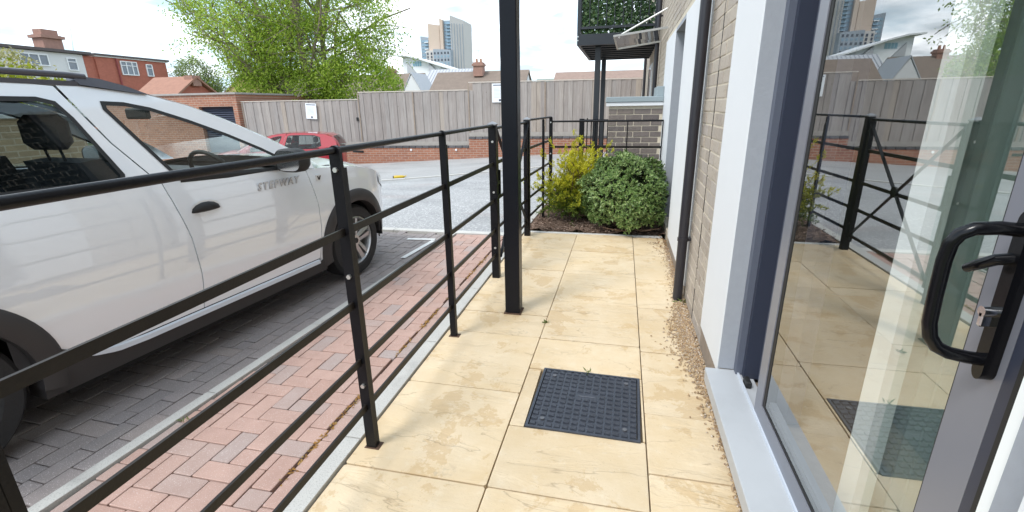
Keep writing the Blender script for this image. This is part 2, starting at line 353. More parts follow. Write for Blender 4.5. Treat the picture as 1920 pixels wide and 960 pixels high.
# ------------------------------------------------------------------ ground, road, paving
def sheet(name, xs, ys, off, m, fn=terr):
    mb = MB(); nx, ny = len(xs), len(ys)
    mb.add([(x, y, fn(x, y) + off) for y in ys for x in xs], [(j * nx + i, j * nx + i + 1, (j + 1) * nx + i + 1, (j + 1) * nx + i) for j in range(ny - 1) for i in range(nx - 1)])
    return struct(name, mb, m, True)
GRASS = M('rough_ground', (.10, .11, .05), .95, var=.4, scale=1.5)
gx = [-1500, -400, -120, -60] + list(np.arange(-30, 8, 1.5)) + [15, 40, 120, 400, 1500]
gy = [-1500, -300, -60, -15] + list(np.arange(-4, 18, 1.)) + [25, 60, 150, 400, 1500]
sheet('ground', gx, gy, -.12, GRASS)
def strip_sheet(name, lo, hi, xs, n, off, m):
    mb = MB(); nx = len(xs)
    mb.add([(x, lo(x) + (hi(x) - lo(x)) * j / n, terr(x, lo(x) + (hi(x) - lo(x)) * j / n) + off) for j in range(n + 1) for x in xs],
           [(j * nx + i, j * nx + i + 1, (j + 1) * nx + i + 1, (j + 1) * nx + i) for j in range(n) for i in range(nx - 1)])
    return struct(name, mb, m, True)
KX = [-40, -9, -5.4, -4.1, -3.05, -1, 3]; KY = [1.5, 8.0, 9.6, 10.5, 11.2, 12.3, 13.6]
kl = lambda x: float(np.interp(x, KX, KY))
xs_r = list(np.arange(-24, 2.6, .6))
xs_main = list(np.arange(-24, -1.15, .5)) + [-1.15]
strip_sheet('road', lambda x: 5.16, lambda x: max(5.3, kl(x)), xs_main, 14, -.004, ASPH)
strip_sheet('road', lambda x: 7.0, lambda x: max(5.3, kl(x)), [-1.15, -1.0, -.6], 8, -.004, ASPH)
strip_sheet('footway', lambda x: kl(x) + .12, lambda x: 15.7, xs_r, 10, .012, FOOT)
kb = MB()
for i in range(len(xs_r) - 1):
    a, b_ = xs_r[i], xs_r[i + 1] - .012
    for (p, q) in ((a, b_),):
        z0, z1 = terr(p, kl(p)), terr(q, kl(q))
        kb.add([(p, kl(p), z0 - .1), (q, kl(q), z1 - .1), (q, kl(q) + .12, z1 - .1), (p, kl(p) + .12, z0 - .1), (p, kl(p), z0 + .02), (q, kl(q), z1 + .02), (q, kl(q) + .12, z1 + .02), (p, kl(p) + .12, z0 + .02)],
               [(0, 3, 2, 1), (4, 5, 6, 7), (0, 1, 5, 4), (1, 2, 6, 5), (2, 3, 7, 6), (3, 0, 4, 7)])
struct('road_kerb', kb, KERB)

# sandstone path of single flags
path = struct('path', MB().box(-1.06, .525, -1.2, 5.24, -.09, -.022), M('joint_sand', (.30, .225, .14), .95, var=.5, scale=30))
def flags(x0, x1, ys):
    for a, b in zip(ys, ys[1:]):
        dz = random.uniform(-.0025, .0025)
        piece('flagstone', FLAG, path, x0 + .003, x1 - .003, a + .003, b - .003, -.05, dz, bev=.012)
flags(-1.055, -.443, [-1.1, -.45, .16, .79, 1.405, 2.04, 2.66, 2.985, 3.31, 3.95, 4.60, 5.24])
flags(-.443, .170, [-1.1, -.5, .1, .76, 1.405, 1.785]); flags(-.443, .170, [2.29, 2.65, 3.27, 3.9, 4.58, 5.24])
flags(-.443, -.37, [1.785, 2.29]); flags(.155, .170, [1.785, 2.29])
flags(.170, .492, [-1.1, -.4, .3, .95, 1.60, 1.995, 2.60, 3.25, 3.86, 4.53, 5.2])
# kerb edging between flags and red blocks, and the edging of the parking bay
ke = struct('path_kerb', MB().box(-1.15, -1.062, -1.2, 6.95, -.1, -.02), CONC)
for i in range(9):
    y = -1.2 + i * .915
    if y < 6.9: piece('kerb_stone', CONC, ke, -1.152, -1.06, y + .002, min(6.95, y + .911), -.12, .012, bev=.01)
EA = math.atan2(.17, 3.62)          # bay edging turns slightly from the path
def edge_x(y): return -1.85 + (y - 4.6) * math.tan(EA)
bay = struct('block_paving', MB().box(-6.9, -1.16, -2.2, 5.05, -.12, -.028), M('joint_dirt', (.085, .065, .05), .95, var=.4, scale=50))
U = .0935
n_red = 0
cand = []
for ix in range(-1, 11):
    for iy in range(-12, 58):
        d = (ix - iy) % 4
        x0, y0 = -1.165 - U * 10 + ix * U, 0 + iy * U
        if d == 0: r = [x0, x0 + 2 * U, y0, y0 + U]
        elif d == 3: r = [x0, x0 + U, y0, y0 + 2 * U]
        else: continue
        r[1] = min(r[1], -1.245); r[3] = min(r[3], 5.04); 
        lim = edge_x((r[2] + r[3]) / 2) + .005
        if r[0] < lim: r[0] = lim
        if r[1] - r[0] < .02 or r[3] - r[2] < .02: continue
        cand.append(r)
for k in range(int(6.2 / (2 * U))): cand.append([-1.243, -1.155, -1.1 + k * 2 * U, -1.1 + (k + 1) * 2 * U])
cand.sort(key=lambda r: abs(r[2] - .9) if r[2] < .9 else (r[2] - .9) * .6)
rest = MB()
for i, r in enumerate(cand):
    dz = random.uniform(-.002, .002); a = (r[0] + .0022, r[1] - .0022, r[2] + .0022, r[3] - .0022, -.06, -.006 + dz)
    if i < 298: piece('red_paver', REDP, bay, *a, bev=.035)
    else: rest.box(*a, b=.003)
if rest.v: rest.build('red_pavers_beyond', REDP, bay, kind='stuff')
n = 1500; my = rng.uniform(.3, 5.0, n); ok = np.sin(my * 5.1) + np.sin(my * 13.7 + 1) + rng.normal(0, .5, n) > .1; my = my[ok]; n = len(my)
mo = leaves('joint_moss', np.column_stack([-1.244 + rng.normal(0, .006, n), my, np.full(n, -.005)]), rdirs(n) * [1, 1, .3], np.tile([0, 0, 1.], (n, 1)) + rdirs(n) * .4, rng.uniform(.008, .022, n), rng.uniform(.005, .012, n), mat_leaf('dry_moss', ((.1, (.20, .09, .02)), (.6, (.36, .19, .05)), (1, (.30, .24, .10))), .05, .9), kind='stuff')
mo['label'] = 'rusty brown moss lining the joint of the red block paving'; mo['category'] = 'moss'
# bay edging and grey pavers, in the bay's own direction
def rotp(x, y, o=(-1.85, 4.6)):
    c, s = math.cos(-EA), math.sin(-EA); return (o[0] + c * (x - o[0]) - s * (y - o[1]), o[1] + s * (x - o[0]) + c * (y - o[1]))
for i in range(8):
    y = -1.6 + i * .83; x, yy = rotp(-1.88, y + .41)
    piece('edging_stone', CONC, bay, -.03, .03, -.413, .413, -.06, .006, bev=.02, rot=(0, 0, -EA), loc=(x, yy, -.027)).scale = (.058, .826, .066)
gc = []
for k in range(-14, 28):
    for j in range(2):
        gc.append([-1.915 - (j + 1) * U, -1.915 - j * U, .02 + k * 2 * U + (j * U), .02 + (k + 1) * 2 * U + (j * U)])
for ix in range(-40, 0):
    for iy in range(-26, 56):
        d = (ix - iy) % 4; x0, y0 = -2.102 + ix * U, iy * U
        if d == 0: gc.append([x0, x0 + (2 * U if ix < -1 else U), y0, y0 + U])
        elif d == 3: gc.append([x0, x0 + U, y0, y0 + 2 * U])
gc = [r for r in gc if r[1] > -5.6 and r[3] < 5.12]
gc.sort(key=lambda r: min(math.hypot((-1.9 - r[1]) * 1.6, max(0, r[2] - 4.2, .6 - r[2]) * 1.5), math.hypot(max(0, -3 - r[0]), 4.6 - r[2])))
rest = MB()
for i, r in enumerate(gc):
    w, h = r[1] - r[0] - .005, r[3] - r[2] - .005; cx, cy = rotp((r[0] + r[1]) / 2, (r[2] + r[3]) / 2)
    if cy > 5.0: continue
    if i < 298:
        o = piece('grey_paver', GREYP, bay, 0, 1, 0, 1, 0, 1, bev=.035, rot=(0, 0, -EA), loc=(cx, cy, -.033 + random.uniform(-.002, .002))); o.scale = (w, h, .054)
    else:
        c, s = math.cos(-EA), math.sin(-EA); q = [(cx + c * a - s * b, cy + s * a + c * b) for a, b in ((-w / 2, -h / 2), (w / 2, -h / 2), (w / 2, h / 2), (-w / 2, h / 2))]
        rest.prism(q, 'z', -.06, -.007 + random.uniform(-.002, .002))
rest.build('grey_pavers_beyond', GREYP, bay, kind='stuff')
ks = struct('road_edging', MB().box(-5.6, -1.155, 5.05, 5.13, -.1, -.03), KERB)
for i in range(6):
    x = -5.6 + i * .742; piece('kerb_stone', KERB, ks, x, x + .735, 5.05, 5.155, -.1, .006, bev=.02)
WHITEL = M('road_paint', (.72, .72, .70), .7, var=.1, scale=30, dirt=.5)
x0, y0 = rotp(-2.0, 3.9); 
struct('bay_marking', MB().bar((-2.30, 4.72, .000), (-1.98, 4.72 + .03, .000), .06, .003).bar((-2.04, 4.05, .001), (-1.98, 4.70, .001), .05, .003), WHITEL)
# asphalt pieces right of the gate
struct('road_shoulder', MB().box(-1.15, .5, 6.97, 6.99, -.1, -.01), CONC)

# mulch bed
MULCH = M('bark_mulch', (.14, .088, .06), .95, var=.5, scale=45, bump=.8, bscale=60)
mb = MB(); nx, ny = 40, 32
mb.add([(-1.058 + 1.58 * i / nx, 5.30 + 1.62 * j / ny, .0 + .03 * math.sin(i * .5) * math.cos(j * .43) + random.uniform(-.008, .012)) for j in range(ny + 1) for i in range(nx + 1)],
       [(j * (nx + 1) + i, j * (nx + 1) + i + 1, (j + 1) * (nx + 1) + i + 1, (j + 1) * (nx + 1) + i) for j in range(ny) for i in range(nx)])
struct('planting_bed', mb, MULCH, True)
piece_par = struct('bed_edging', MB().box(-1.058, .49, 5.245, 5.295, -.1, .004, b=.006), KERB)
n = 5200; p = np.column_stack([rng.uniform(-1.05, .52, n), rng.uniform(5.3, 6.6, n), rng.uniform(0, .035, n)]); d = rdirs(n); d[:, 2] *= .25
chips = leaves('mulch_chips', p, d, np.tile([0, 0, 1.], (n, 1)) + rdirs(n) * .5, rng.uniform(.02, .06, n), rng.uniform(.008, .02, n), mat_leaf('mulch_chip', ((.1, (.09, .055, .04)), (.5, (.20, .13, .095)), (1, (.38, .28, .22))), .02, .9), kind='stuff')
chips['label'] = 'brown bark chips strewn over the planting bed'; chips['category'] = 'mulch'

# gravel along the wall
mb = MB()
def pebble(x, y, z, r):
    a = random.uniform(0, 6.28); s = [random.uniform(.6, 1.3) * r for _ in range(3)]; vs = []
    for dx, dy, dz in ((1, 0, 0), (0, 1, 0), (-1, 0, 0), (0, -1, 0), (0, 0, 1), (0, 0, -1)):
        k = random.uniform(.8, 1.15); X, Y = dx * s[0] * k, dy * s[1] * k
        vs.append((x + X * math.cos(a) - Y * math.sin(a), y + X * math.sin(a) + Y * math.cos(a), z + dz * s[2] * .7))
    mb.add(vs, [(0, 1, 4), (1, 2, 4), (2, 3, 4), (3, 0, 4), (1, 0, 5), (2, 1, 5), (3, 2, 5), (0, 3, 5)])
for i in range(5200):
    y = random.uniform(.6, 4.9); x = random.uniform(.478, .53)
    pebble(x, y, random.uniform(-.012, .006), random.uniform(.006, .0115))
for i in range(2300):
    y = random.gauss(2.85, .40); w = .038 * math.exp(-((y - 2.8) / .45) ** 2) + .03
    x = .5 - abs(random.gauss(0, w)); pebble(x, y, random.uniform(.002, .007), random.uniform(.0045, .0095))
for i in range(500):
    y = random.uniform(3.3, 4.9); x = .5 - abs(random.gauss(0, .035)); pebble(x, y, .003, random.uniform(.003, .006))
PEB = NT('pea_gravel'); v = PEB.pos(); isl = PEB.n('ShaderNodeNewGeometry').outputs['Random Per Island']
PEB.col(PEB.ramp(isl, (0, (.20, .12, .06)), (.3, (.34, .22, .11)), (.55, (.46, .33, .19)), (.8, (.24, .18, .14)), (1, (.58, .5, .4)))); PEB.p.inputs['Roughness'].default_value = .7
o = mb.build('pea_gravel', PEB.m, None, True, kind='stuff'); o['label'] = 'tan pea gravel spilling along the foot of the wall'; o['category'] = 'gravel'
struct('gravel_trench', MB().box(.478, .53, -1.2, 5.24, -.10, -.02), M('gravel_bed', (.22, .15, .08), .95, var=.4, scale=60))

# ------------------------------------------------------------------ inspection cover
cov = thing('inspection_cover', 'square black inspection cover with raised lugs set into the sandstone path', 'manhole cover', (-.105, 2.037, 0), R_(-1.2))
IRON = M('cast_iron', (.060, .067, .085), .36, .35, var=.3, scale=20, bump=.25, bscale=160, dirt=.3)
hw = .257; fr = MB()
for a in ((-hw, hw, -hw, -hw + .012), (-hw, hw, hw - .012, hw), (-hw, -hw + .012, -hw + .012, hw - .012), (hw - .012, hw, -hw + .012, hw - .012)): fr.box(*a, -.04, .006)
fr.build('frame', IRON, cov)
lid = B('lid', IRON, cov, -hw + .016, hw - .016, -hw + .016, hw - .016, -.03, .002)
lug = MB().add([(-.0145, -.0125, 0), (.0145, -.0125, 0), (.0145, .0125, 0), (-.0145, .0125, 0), (-.0125, -.010, .010), (.0125, -.011, .006), (.0125, .009, .006), (-.0125, .009, .010)],
               [(4, 5, 6, 7), (0, 1, 5, 4), (1, 2, 6, 5), (2, 3, 7, 6), (3, 0, 4, 7), (0, 3, 2, 1)]).mesh('lug', IRON)
NL = 13
for i in range(NL):
    for j in range(NL):
        if 5 <= i <= 7 and j == 7: continue
        x = -.226 + .452 * i / (NL - 1); y = -.226 + .452 * j / (NL - 1)
        if (i in (1, 11)) and (j in (1, 11)):
            MB().tube([(x, y, .001), (x, y, .009)], .011, 8).build('bolt', M('dull_bolt', (.16, .16, .17), .4, .6), lid); continue
        link('lug', lug, lid, (x, y, .001))
MB().box(-.045, .045, .030, .044, .001, .005, b=.002).build('maker_plate', IRON, lid)

# ------------------------------------------------------------------ estate railings
RX = -.990; RZ = (.965, .67, .42, .205)
def flat_post(par, x, y, top=1.28, w=.043, t=.018, name='post', bolts=True, axis='x'):
    m = MB(); n = 8; poly = [(-w / 2, -.05), (w / 2, -.05)] + [(w / 2 * math.cos(a), top - w / 2 + w / 2 * math.sin(a)) for a in np.linspace(0, math.pi, n)]
    m.prism(poly, 'y', -t / 2, t / 2)
    m.add([(w / 2 - .008, t / 2 - .001, 0), (w / 2, t / 2 - .001, 0), (w / 2, t / 2 + .018, 0), (w / 2 - .008, t / 2 + .018, 0), (w / 2 - .008, t / 2 - .001, top - .08), (w / 2, t / 2 - .001, top - .08), (w / 2, t / 2 + .018, top - .08), (w / 2 - .008, t / 2 + .018, top - .08)],
          [(4, 5, 6, 7), (0, 1, 5, 4), (1, 2, 6, 5), (2, 3, 7, 6), (3, 0, 4, 7), (0, 3, 2, 1)])
    p = m.build(name, BLACK, par, loc=(x, y, 0))
    MB().box(-.03, .038, -.016, .034, -.01, .003, b=.001).build('base_plate', M('rusty_plate', (.09, .05, .03), .8, var=.4, scale=60), p)
    if bolts:
        for z in (1.195, .79, .31):
            MB().tube([(0, -t / 2 - .009, z), (0, -t / 2, z)], .0095, 6).build('bolt', BOLT, p)
    return p
def rails(par, p, q, zs=RZ, top=1.262):
    p, q = Vector((*p, 0)), Vector((*q, 0))
    MB().tube([p + Vector((0, 0, top)), q + Vector((0, 0, top))], .0125, 10).build('top_rail', BLACK, par, True)
    for z in zs: MB().bar(p + Vector((0, 0, z)), q + Vector((0, 0, z)), .009, .029).build('rail', RAILM, par)
def square_post(par, x, y, w=.062, top=1.265, name='post'):
    p = MB().box(-w / 2, w / 2, -w / 2, w / 2, -.05, top, b=.004).build(name, BLACK, par, loc=(x, y, 0))
    a = w / 2 + .004
    MB().add([(-a, -a, top), (a, -a, top), (a, a, top), (-a, a, top), (-a, -a, top + .01), (a, -a, top + .01), (a, a, top + .01), (-a, a, top + .01), (0, 0, top + .03)],
             [(0, 3, 2, 1), (0, 1, 5, 4), (1, 2, 6, 5), (2, 3, 7, 6), (3, 0, 4, 7), (4, 5, 8), (5, 6, 8), (6, 7, 8), (7, 4, 8)]).build('cap', M('galvanised_cap', (.30, .30, .31), .4, .5), p)
    for z in (1.14, .74, .27):
        MB().tube([(0.005, -w / 2 - .008, z), (.005, -w / 2, z)], .0095, 6).build('bolt', BOLT, p)
    return p
ra = thing('estate_railing', 'long black metal railing between the sandstone path and the parked white car', 'railing')
flat_post(ra, RX, .412); flat_post(ra, RX, 1.52); flat_post(ra, RX, 2.575, w=.038, t=.014, bolts=False); flat_post(ra, RX, -.75)
square_post(ra, RX - .008, 3.70)
rails(ra, (RX + .004, -1.1), (RX - .004, 3.672))
gate = thing('metal_gate', 'black metal gate with a crossed brace beside the square column', 'gate')
g0, g1 = 3.765, 5.02
for y in (g0, g1): MB().box(RX - .025, RX + .015, y - .012, y + .012, .10, 1.25, b=.002).build('stile', BLACK, gate)
rails(gate, (RX - .005, g0), (RX - .005, g1), (.965, .67, .42, .16), 1.24)
MB().bar((RX + .006, g0, 1.22), (RX + .006, g1, .16), .008, .025, (1, 0, 0)).build('brace', BLACK, gate)
MB().bar((RX + .015, g0, .16), (RX + .015, g1, 1.22), .008, .025, (1, 0, 0)).build('brace', BLACK, gate)
MB().tube([(RX + .012, (g0 + g1) / 2, .69), (RX + .028, (g0 + g1) / 2, .69)], .045, 14).build('rosette', BLACK, gate)
lt = MB().box(RX - .01, RX + .03, g0 - .10, g0 - .012, .80, .825).box(RX - .01, RX + .03, g0 - .10, g0 - .012, .69, .715).box(RX + .01, RX + .03, g0 - .012, g0 + .012, .69, .91).build('latch', BLACK, gate)
rb = thing('bed_railing', 'black metal railing bent round the planting bed beyond the gate', 'railing')
square_post(rb, RX - .008, 5.10, w=.064)
flat_post(rb, -.955, 5.94, top=1.25, w=.028, t=.02, bolts=False)
flat_post(rb, -.935, 6.45, top=1.27, w=.045, t=.02)
for a, q in (((RX, 5.13), (-.94, 6.44)),): rails(rb, a, q)
rails(rb, (-.935, 6.46), (.50, 6.46), (.875, .42), 1.205)
for x in (.06, .495): MB().bar((x, 6.455, 0), (x, 6.455, 1.21), .014, .014, (0, 1, 0)).build('upright', BLACK, rb)
rc = thing('patio_balustrade', 'short black balustrade of upright bars under the balcony', 'railing')
B('post', BLACK, rc, -.79, -.70, 9.1, 9.19, 0, 1.17, b=.005)
for i in range(6): B('baluster', BLACK, rc, -.655 + i * .075, -.637 + i * .075, 9.13, 9.15, .1, 1.13 if i else 1.18)
B('top_rail', BLACK, rc, -.7, .5, 9.12, 9.16, 1.13, 1.155); B('bottom_rail', BLACK, rc, -.7, .5, 9.12, 9.16, .66, .69)
col_ = thing('support_column', 'tall square black steel column standing on the path flags', 'column', (-.694, 3.03, 0))
MB().box(-.052, .052, -.052, .052, -.02, 2.75, b=.006).build('shaft', BLACKP, col_)
MB().box(-.062, .062, -.062, .062, -.02, .006, b=.002).build('base_plate', M('rusty_plate', (.09, .05, .03), .8, var=.4, scale=60), col_)

# ------------------------------------------------------------------ apartment building on the right
WX = .525
apt = thing('apartment_building', 'buff brick apartment building with white rendered panels and a glazed sliding door', 'building', (WX, 2, 0)); apt.location = (0, 0, 0)
HT = 4.5
wall = MB()
CW = .10      # brick faces stand proud of the core by this
def core(y0, y1, z0, z1): wall.box(WX + .0015, WX + .3, y0, y1, z0, z1)
core(-3, .60, -.1, HT); core(2.2, 4.98, -.1, HT); core(5.9, 16, -.1, HT); core(.60, 2.2, 2.19, HT); core(4.98, 5.9, 2.19, HT); core(4.98, 5.9, -.1, .09)
wall = wall.build('wall', MORTAR, apt)
nb = [0]; farb = MB()
def bricks(y0, y1, z0, z1, phase=0):
    k0 = int(round(z0 / .075))
    for k in range(k0, int(z1 / .075)):
        z = k * .075; y = y0 - ((k + phase) % 2) * .1125
        while y < y1 - .02:
            a, b = max(y, y0), min(y + .225, y1); y += .225
            if b - a < .03: continue
            a += .005; b -= .005
            if nb[0] < 299 and z < 3.6:
                nb[0] += 1; piece('brick', BUFF, wall, WX - random.uniform(.0, .004), WX + .02, a, b, z + .005, z + .070, bev=.04)
            else: farb.box(WX - .0025, WX + .02, a, b, z + .005, z + .070)
bricks(2.73, 3.11, 0, 2.25); bricks(3.13, 3.52, 0, 2.25, 1)
bricks(3.52, 6.6, 2.22, 3.2)
bricks(6.6, 16, 2.22, 4.6); bricks(7.15, 16, 0, 2.25); bricks(2.2, 6.6, 3.2, 4.6); bricks(-3, .35, 0, 4.6); bricks(.35, 3.52, 2.25, 4.6)
farb.build('brick_courses', BUFF, apt, kind='stuff')
B('movement_joint', RUB, apt, WX - .001, WX + .01, 3.112, 3.128, 0, 3)
pl = B('plinth', M('plinth', (.26, .21, .165), .9, var=.3, scale=20, bump=.3), apt, WX - .004, WX + .02, 2.2, 2.73, -.1, .138)
B('plinth', MATS['plinth'], apt, WX - .006, WX + .02, 3.53, 4.98, -.1, .085)
rp = B('render_panel', RENDER, apt, WX - .012, WX + .05, 2.205, 2.728, .14, 2.60, b=.002)
B('render_panel', RENDER, apt, WX - .012, WX + .05, 3.525, 4.98, .087, 2.19, b=.002); B('render_panel', RENDER, apt, WX - .012, WX + .05, 5.9, 7.15, .087, 2.19, b=.002)
B('render_panel', RENDER, apt, WX - .012, WX + .05, .35, .60, .14, 2.6, b=.002)
B('reveal', REVEAL, apt, WX - .010, .60, 2.193, 2.204, .17, 2.6); B('reveal', REVEAL, apt, WX - .010, .78, 5.888, 5.899, .09, 2.19)
B('lintel', REVEAL, apt, WX - .01, .78, 4.985, 5.885, 2.15, 2.188)
B('lintel', REVEAL, apt, WX - .01, .78, .605, 2.19, 2.36, 2.6)
w2 = MB()
for a in ((5.0, 5.06), (5.82, 5.88)): w2.box(.70, .76, *a, .1, 2.15)
w2.box(.70, .76, 5.06, 5.82, .1, .18).box(.70, .76, 5.06, 5.82, 2.08, 2.15)
w2 = w2.build('window', SLATE, apt); B('pane', DARKGLASS, w2, .725, .73, 5.06, 5.82, .18, 2.08)
# far window with white surround
B('render_panel', RENDER, apt, WX - .014, WX + .02, 10.4, 11.0, .9, 2.2); w3 = B('window', SLATE, apt, WX - .016, WX + .03, 11.0, 11.9, .9, 2.2)
B('pane', DARKGLASS, w3, WX - .02, WX - .017, 11.06, 11.84, .96, 2.14)
B('render_panel', RENDER, apt, WX - .014, WX + .02, 9.2, 9.6, .2, 2.15)
w4 = B('upper_window', RENDER, apt, WX - .014, WX + .02, 8.9, 9.5, 2.9, 4.4)
def downpipe(y, z0, z1, clips):
    p = MB().tube([(WX - .06, y, z0), (WX - .06, y, z1)], .034, 16).build('downpipe', M('downpipe_plastic', (.022, .021, .027), .38, var=.15), apt, True)
    for z in clips:
        MB().tube([(WX - .06, y, z - .012), (WX - .06, y, z + .012)], .0385, 16).box(WX - .03, WX - .003, y - .008, y + .05, z - .01, z + .01).build('bracket', MATS['downpipe_plastic'], p)
    return p
downpipe(3.46, -.01, 4.5, (.47, 2.4)); downpipe(8.45, .3, 4.6, (2.72,)); downpipe(13, .3, 2.5, ())
# sill, frames and sliding door
B('door_sill', SILLM, apt, .455, .66, .55, 2.192, .143, .168, b=.003)
B('sill_front', SILLM, apt, .457, .47, .55, 2.19, .10, .144)
B('sill_wall', MATS['plinth'], apt, .53, .9, .58, 2.19, -.1, .142)
B('track', SILVS, apt, .592, .600, .80, 2.15, .168, .178); B('door_stop', RUB, apt, .604, .628, 2.03, 2.09, .168, .20, b=.004)
jm = B('door_frame', SLATE, apt, .585, .612, 2.15, 2.194, .169, 2.36); B('door_frame', NAVY, apt, .612, .74, 2.12, 2.194, .169, 2.36)
B('door_frame', SLATE, apt, .675, .75, 1.98, 2.119, .169, 2.36); B('door_frame', NAVY, apt, .70, .75, 1.80, 1.979, .169, 2.36)
B('door_head', SLATE, apt, .585, .75, .6, 2.119, 2.30, 2.36)
LY0, LY1 = .792, 1.865; zb, zt = .172, 2.298
dm = MB(); X0, X1 = .598, .648
def mitre(y0, y1, z0, z1, w0, w1, wb, wt):
    for poly in ([(y0, z0), (y0, z1), (y0 + w0, z1 - wt), (y0 + w0, z0 + wb)], [(y1, z0), (y1, z1), (y1 - w1, z1 - wt), (y1 - w1, z0 + wb)],
                 [(y0, z0), (y1, z0), (y1 - w1, z0 + wb), (y0 + w0, z0 + wb)], [(y0, z1), (y1, z1), (y1 - w1, z1 - wt), (y0 + w0, z1 - wt)]):
        dm.prism(poly, 'x', X0, X1)
mitre(LY0, LY1, zb, zt, .092, .078, .075, .075)
door = dm.build('sliding_door', SLATEL, apt)
gsk = MB(); gy0, gy1, gz0, gz1 = LY0 + .092, LY1 - .078, zb + .075, zt - .075
for y0, y1, z0, z1 in ((gy0, gy0 + .008, gz0, gz1), (gy1 - .026, gy1, gz0, gz1), (gy0 + .008, gy1 - .026, gz0, gz0 + .012), (gy0 + .008, gy1 - .026, gz1 - .012, gz1)): gsk.box(.602, .64, y0, y1, z0, z1)
gsk.build('gasket', RUB, door)
MB().box(.618, .640, gy0 + .008, gy1 - .026, gz0 + .012, gz0 + .035).build('bead', SLATEL, door)
MB().add([(.604, gy0 + .006, gz0 + .01), (.604, gy1 - .024, gz0 + .01), (.604, gy1 - .024, gz1 - .01), (.604, gy0 + .006, gz1 - .01)], [(0, 1, 2, 3)]).build('pane', PANE, door)
GLOSSB = M('gloss_black_handle', (.004, .004, .005), .2, var=.1, spec=.3)
hp = MB().prism([(.795 + .012 * math.cos(a) + .022, (.988 if a > math.pi else 1.225) + .02 * math.sin(a)) for a in np.linspace(0, 2 * math.pi, 20, endpoint=False)], 'x', .578, .598)
hp.build('handle_plate', GLOSSB, door, 30)
pull = MB(); hx, hy = .505, .824; PT = [(.585, .819, 1.215), (.555, .822, 1.217), (.525, .825, 1.214), (.511, .829, 1.204), (.505, .833, 1.188), (.503, .834, 1.16), (.503, .832, 1.10), (.504, .830, 1.055), (.508, .827, 1.032), (.518, .823, 1.016), (.535, .820, 1.008), (.560, .818, 1.004), (.585, .817, 1.002)]
pull.tube(PT, .0105, 14).build('pull_handle', GLOSSB, door, True)
MB().tube([(.592, .817, 1.085), (.560, .817, 1.085)], .0085, 14).build('lock_cylinder', CHROME, door, 50)
B('lock_body', CHROME, door, .560, .592, .8125, .8215, 1.060, 1.084, b=.002)
MB().tube([(.585, .818, 1.172), (.562, .822, 1.168), (.553, .838, 1.155), (.549, .856, 1.142)], [.009, .009, .0085, .007], 10).build('snib', GLOSSB, door, True)
# fixed pane behind the sliding leaf, jambs at the near end
INW = M('inner_white_frame', (.85, .87, .86), .5, var=.03)
fx = MB().box(.690, .735, 1.245, 1.325, .172, 2.30).box(.70, .735, .62, 1.245, .172, .24).box(.70, .735, .62, 1.245, 2.24, 2.30).build('fixed_door', INW, apt)
MB().add([(.712, .62, .24), (.712, 1.245, .24), (.712, 1.245, 2.24), (.712, .62, 2.24)], [(0, 1, 2, 3)]).build('pane', mat_glass('inner_pane', (.86, .92, .9), 1.5), fx)
B('door_frame', NAVY, apt, .598, .66, .764, .791, .169, 2.3); B('gasket', RUB, apt, .592, .66, .745, .763, .169, 2.3)
B('door_frame', INW, apt, .585, .66, .712, .744, .169, 2.3); B('door_frame', REVEAL, apt, .575, .66, .601, .711, .169, 2.3)
# room behind the glass
ROOM = M('room_wall', (.42, .47, .44), .9, var=.04); RFL = M('room_floor', (.22, .18, .14), .6, var=.2)
B('room_floor', RFL, apt, .66, 4.2, -1.2, 3.4, .10, .14); B('room_ceiling', ROOM, apt, .83, 4.2, -1.2, 3.4, 2.5, 2.55)
B('room_wall', ROOM, apt, 4.2, 4.25, -1.2, 3.4, .1, 2.5); B('room_wall', ROOM, apt, .83, 4.2, 3.4, 3.45, .1, 2.5); B('room_wall', ROOM, apt, .83, 4.2, -1.25, -1.2, .1, 2.5)
cur = MB(); ys = np.linspace(1.03, 1.44, 40); cur.add([(.80 + .022 * math.sin(k * 1.05), y, z) for k, y in enumerate(ys) for z in (.17, 2.3)], [(2 * k, 2 * k + 1, 2 * k + 3, 2 * k + 2) for k in range(39)])
tag(cur.build('curtain', mat_leaf('curtain_cloth', ((0, (.42, .52, .48)), (1, (.50, .58, .54))), .3, .9), None, True), 'pale green curtain hanging inside the glazed sliding door', 'curtain')

# ------------------------------------------------------------------ low brick store, canopy, balcony
st = thing('brick_store', 'low dark brick bin store with a grey capped roof behind the railing', 'store')
sw = B('wall', MORTAR, st, -.1965, .513, 6.9035, 7.6, -.05, 1.385)
k = 0
for r in range(-1, 19):
    z = r * .075; x = -.2 - (r % 2) * .1125
    while x < .50:
        a, b = max(x, -.2) + .005, min(x + .225, .513) - .005; x += .225
        if b - a > .03 and z + .07 < 1.39: piece('brick', DBRICK, sw, a, b, 6.90 - random.uniform(0, .003), 6.93, z + .005, z + .07, bev=.04)
    for y in (6.935, 7.155, 7.375): piece('brick', DBRICK, sw, -.2, -.17, y, min(y + .21, 7.6), z + .005, min(z + .07, 1.384), bev=.04)
B('fascia', RENDER, st, -.235, .512, 6.86, 7.62, 1.386, 1.435, b=.002)
B('roof', M('lead_grey', (.27, .32, .34), .5, var=.08), st, -.245, .512, 6.845, 7.63, 1.436, 1.505, b=.006); B('upstand', MATS['lead_grey'], st, .42, .512, 6.9, 7.63, 1.505, 1.63, b=.004)
cn = thing('door_canopy', 'small tilted glass door canopy hung on a steel tie rod', 'canopy')
MB().add([(-.18, 7.1, 2.29), (.512, 7.1, 2.365), (.512, 8.4, 2.345), (-.15, 8.4, 2.26)], [(0, 1, 2, 3)]).build('canopy_panel', mat_glass('canopy_glass', (.75, .76, .74), 1.9), cn)
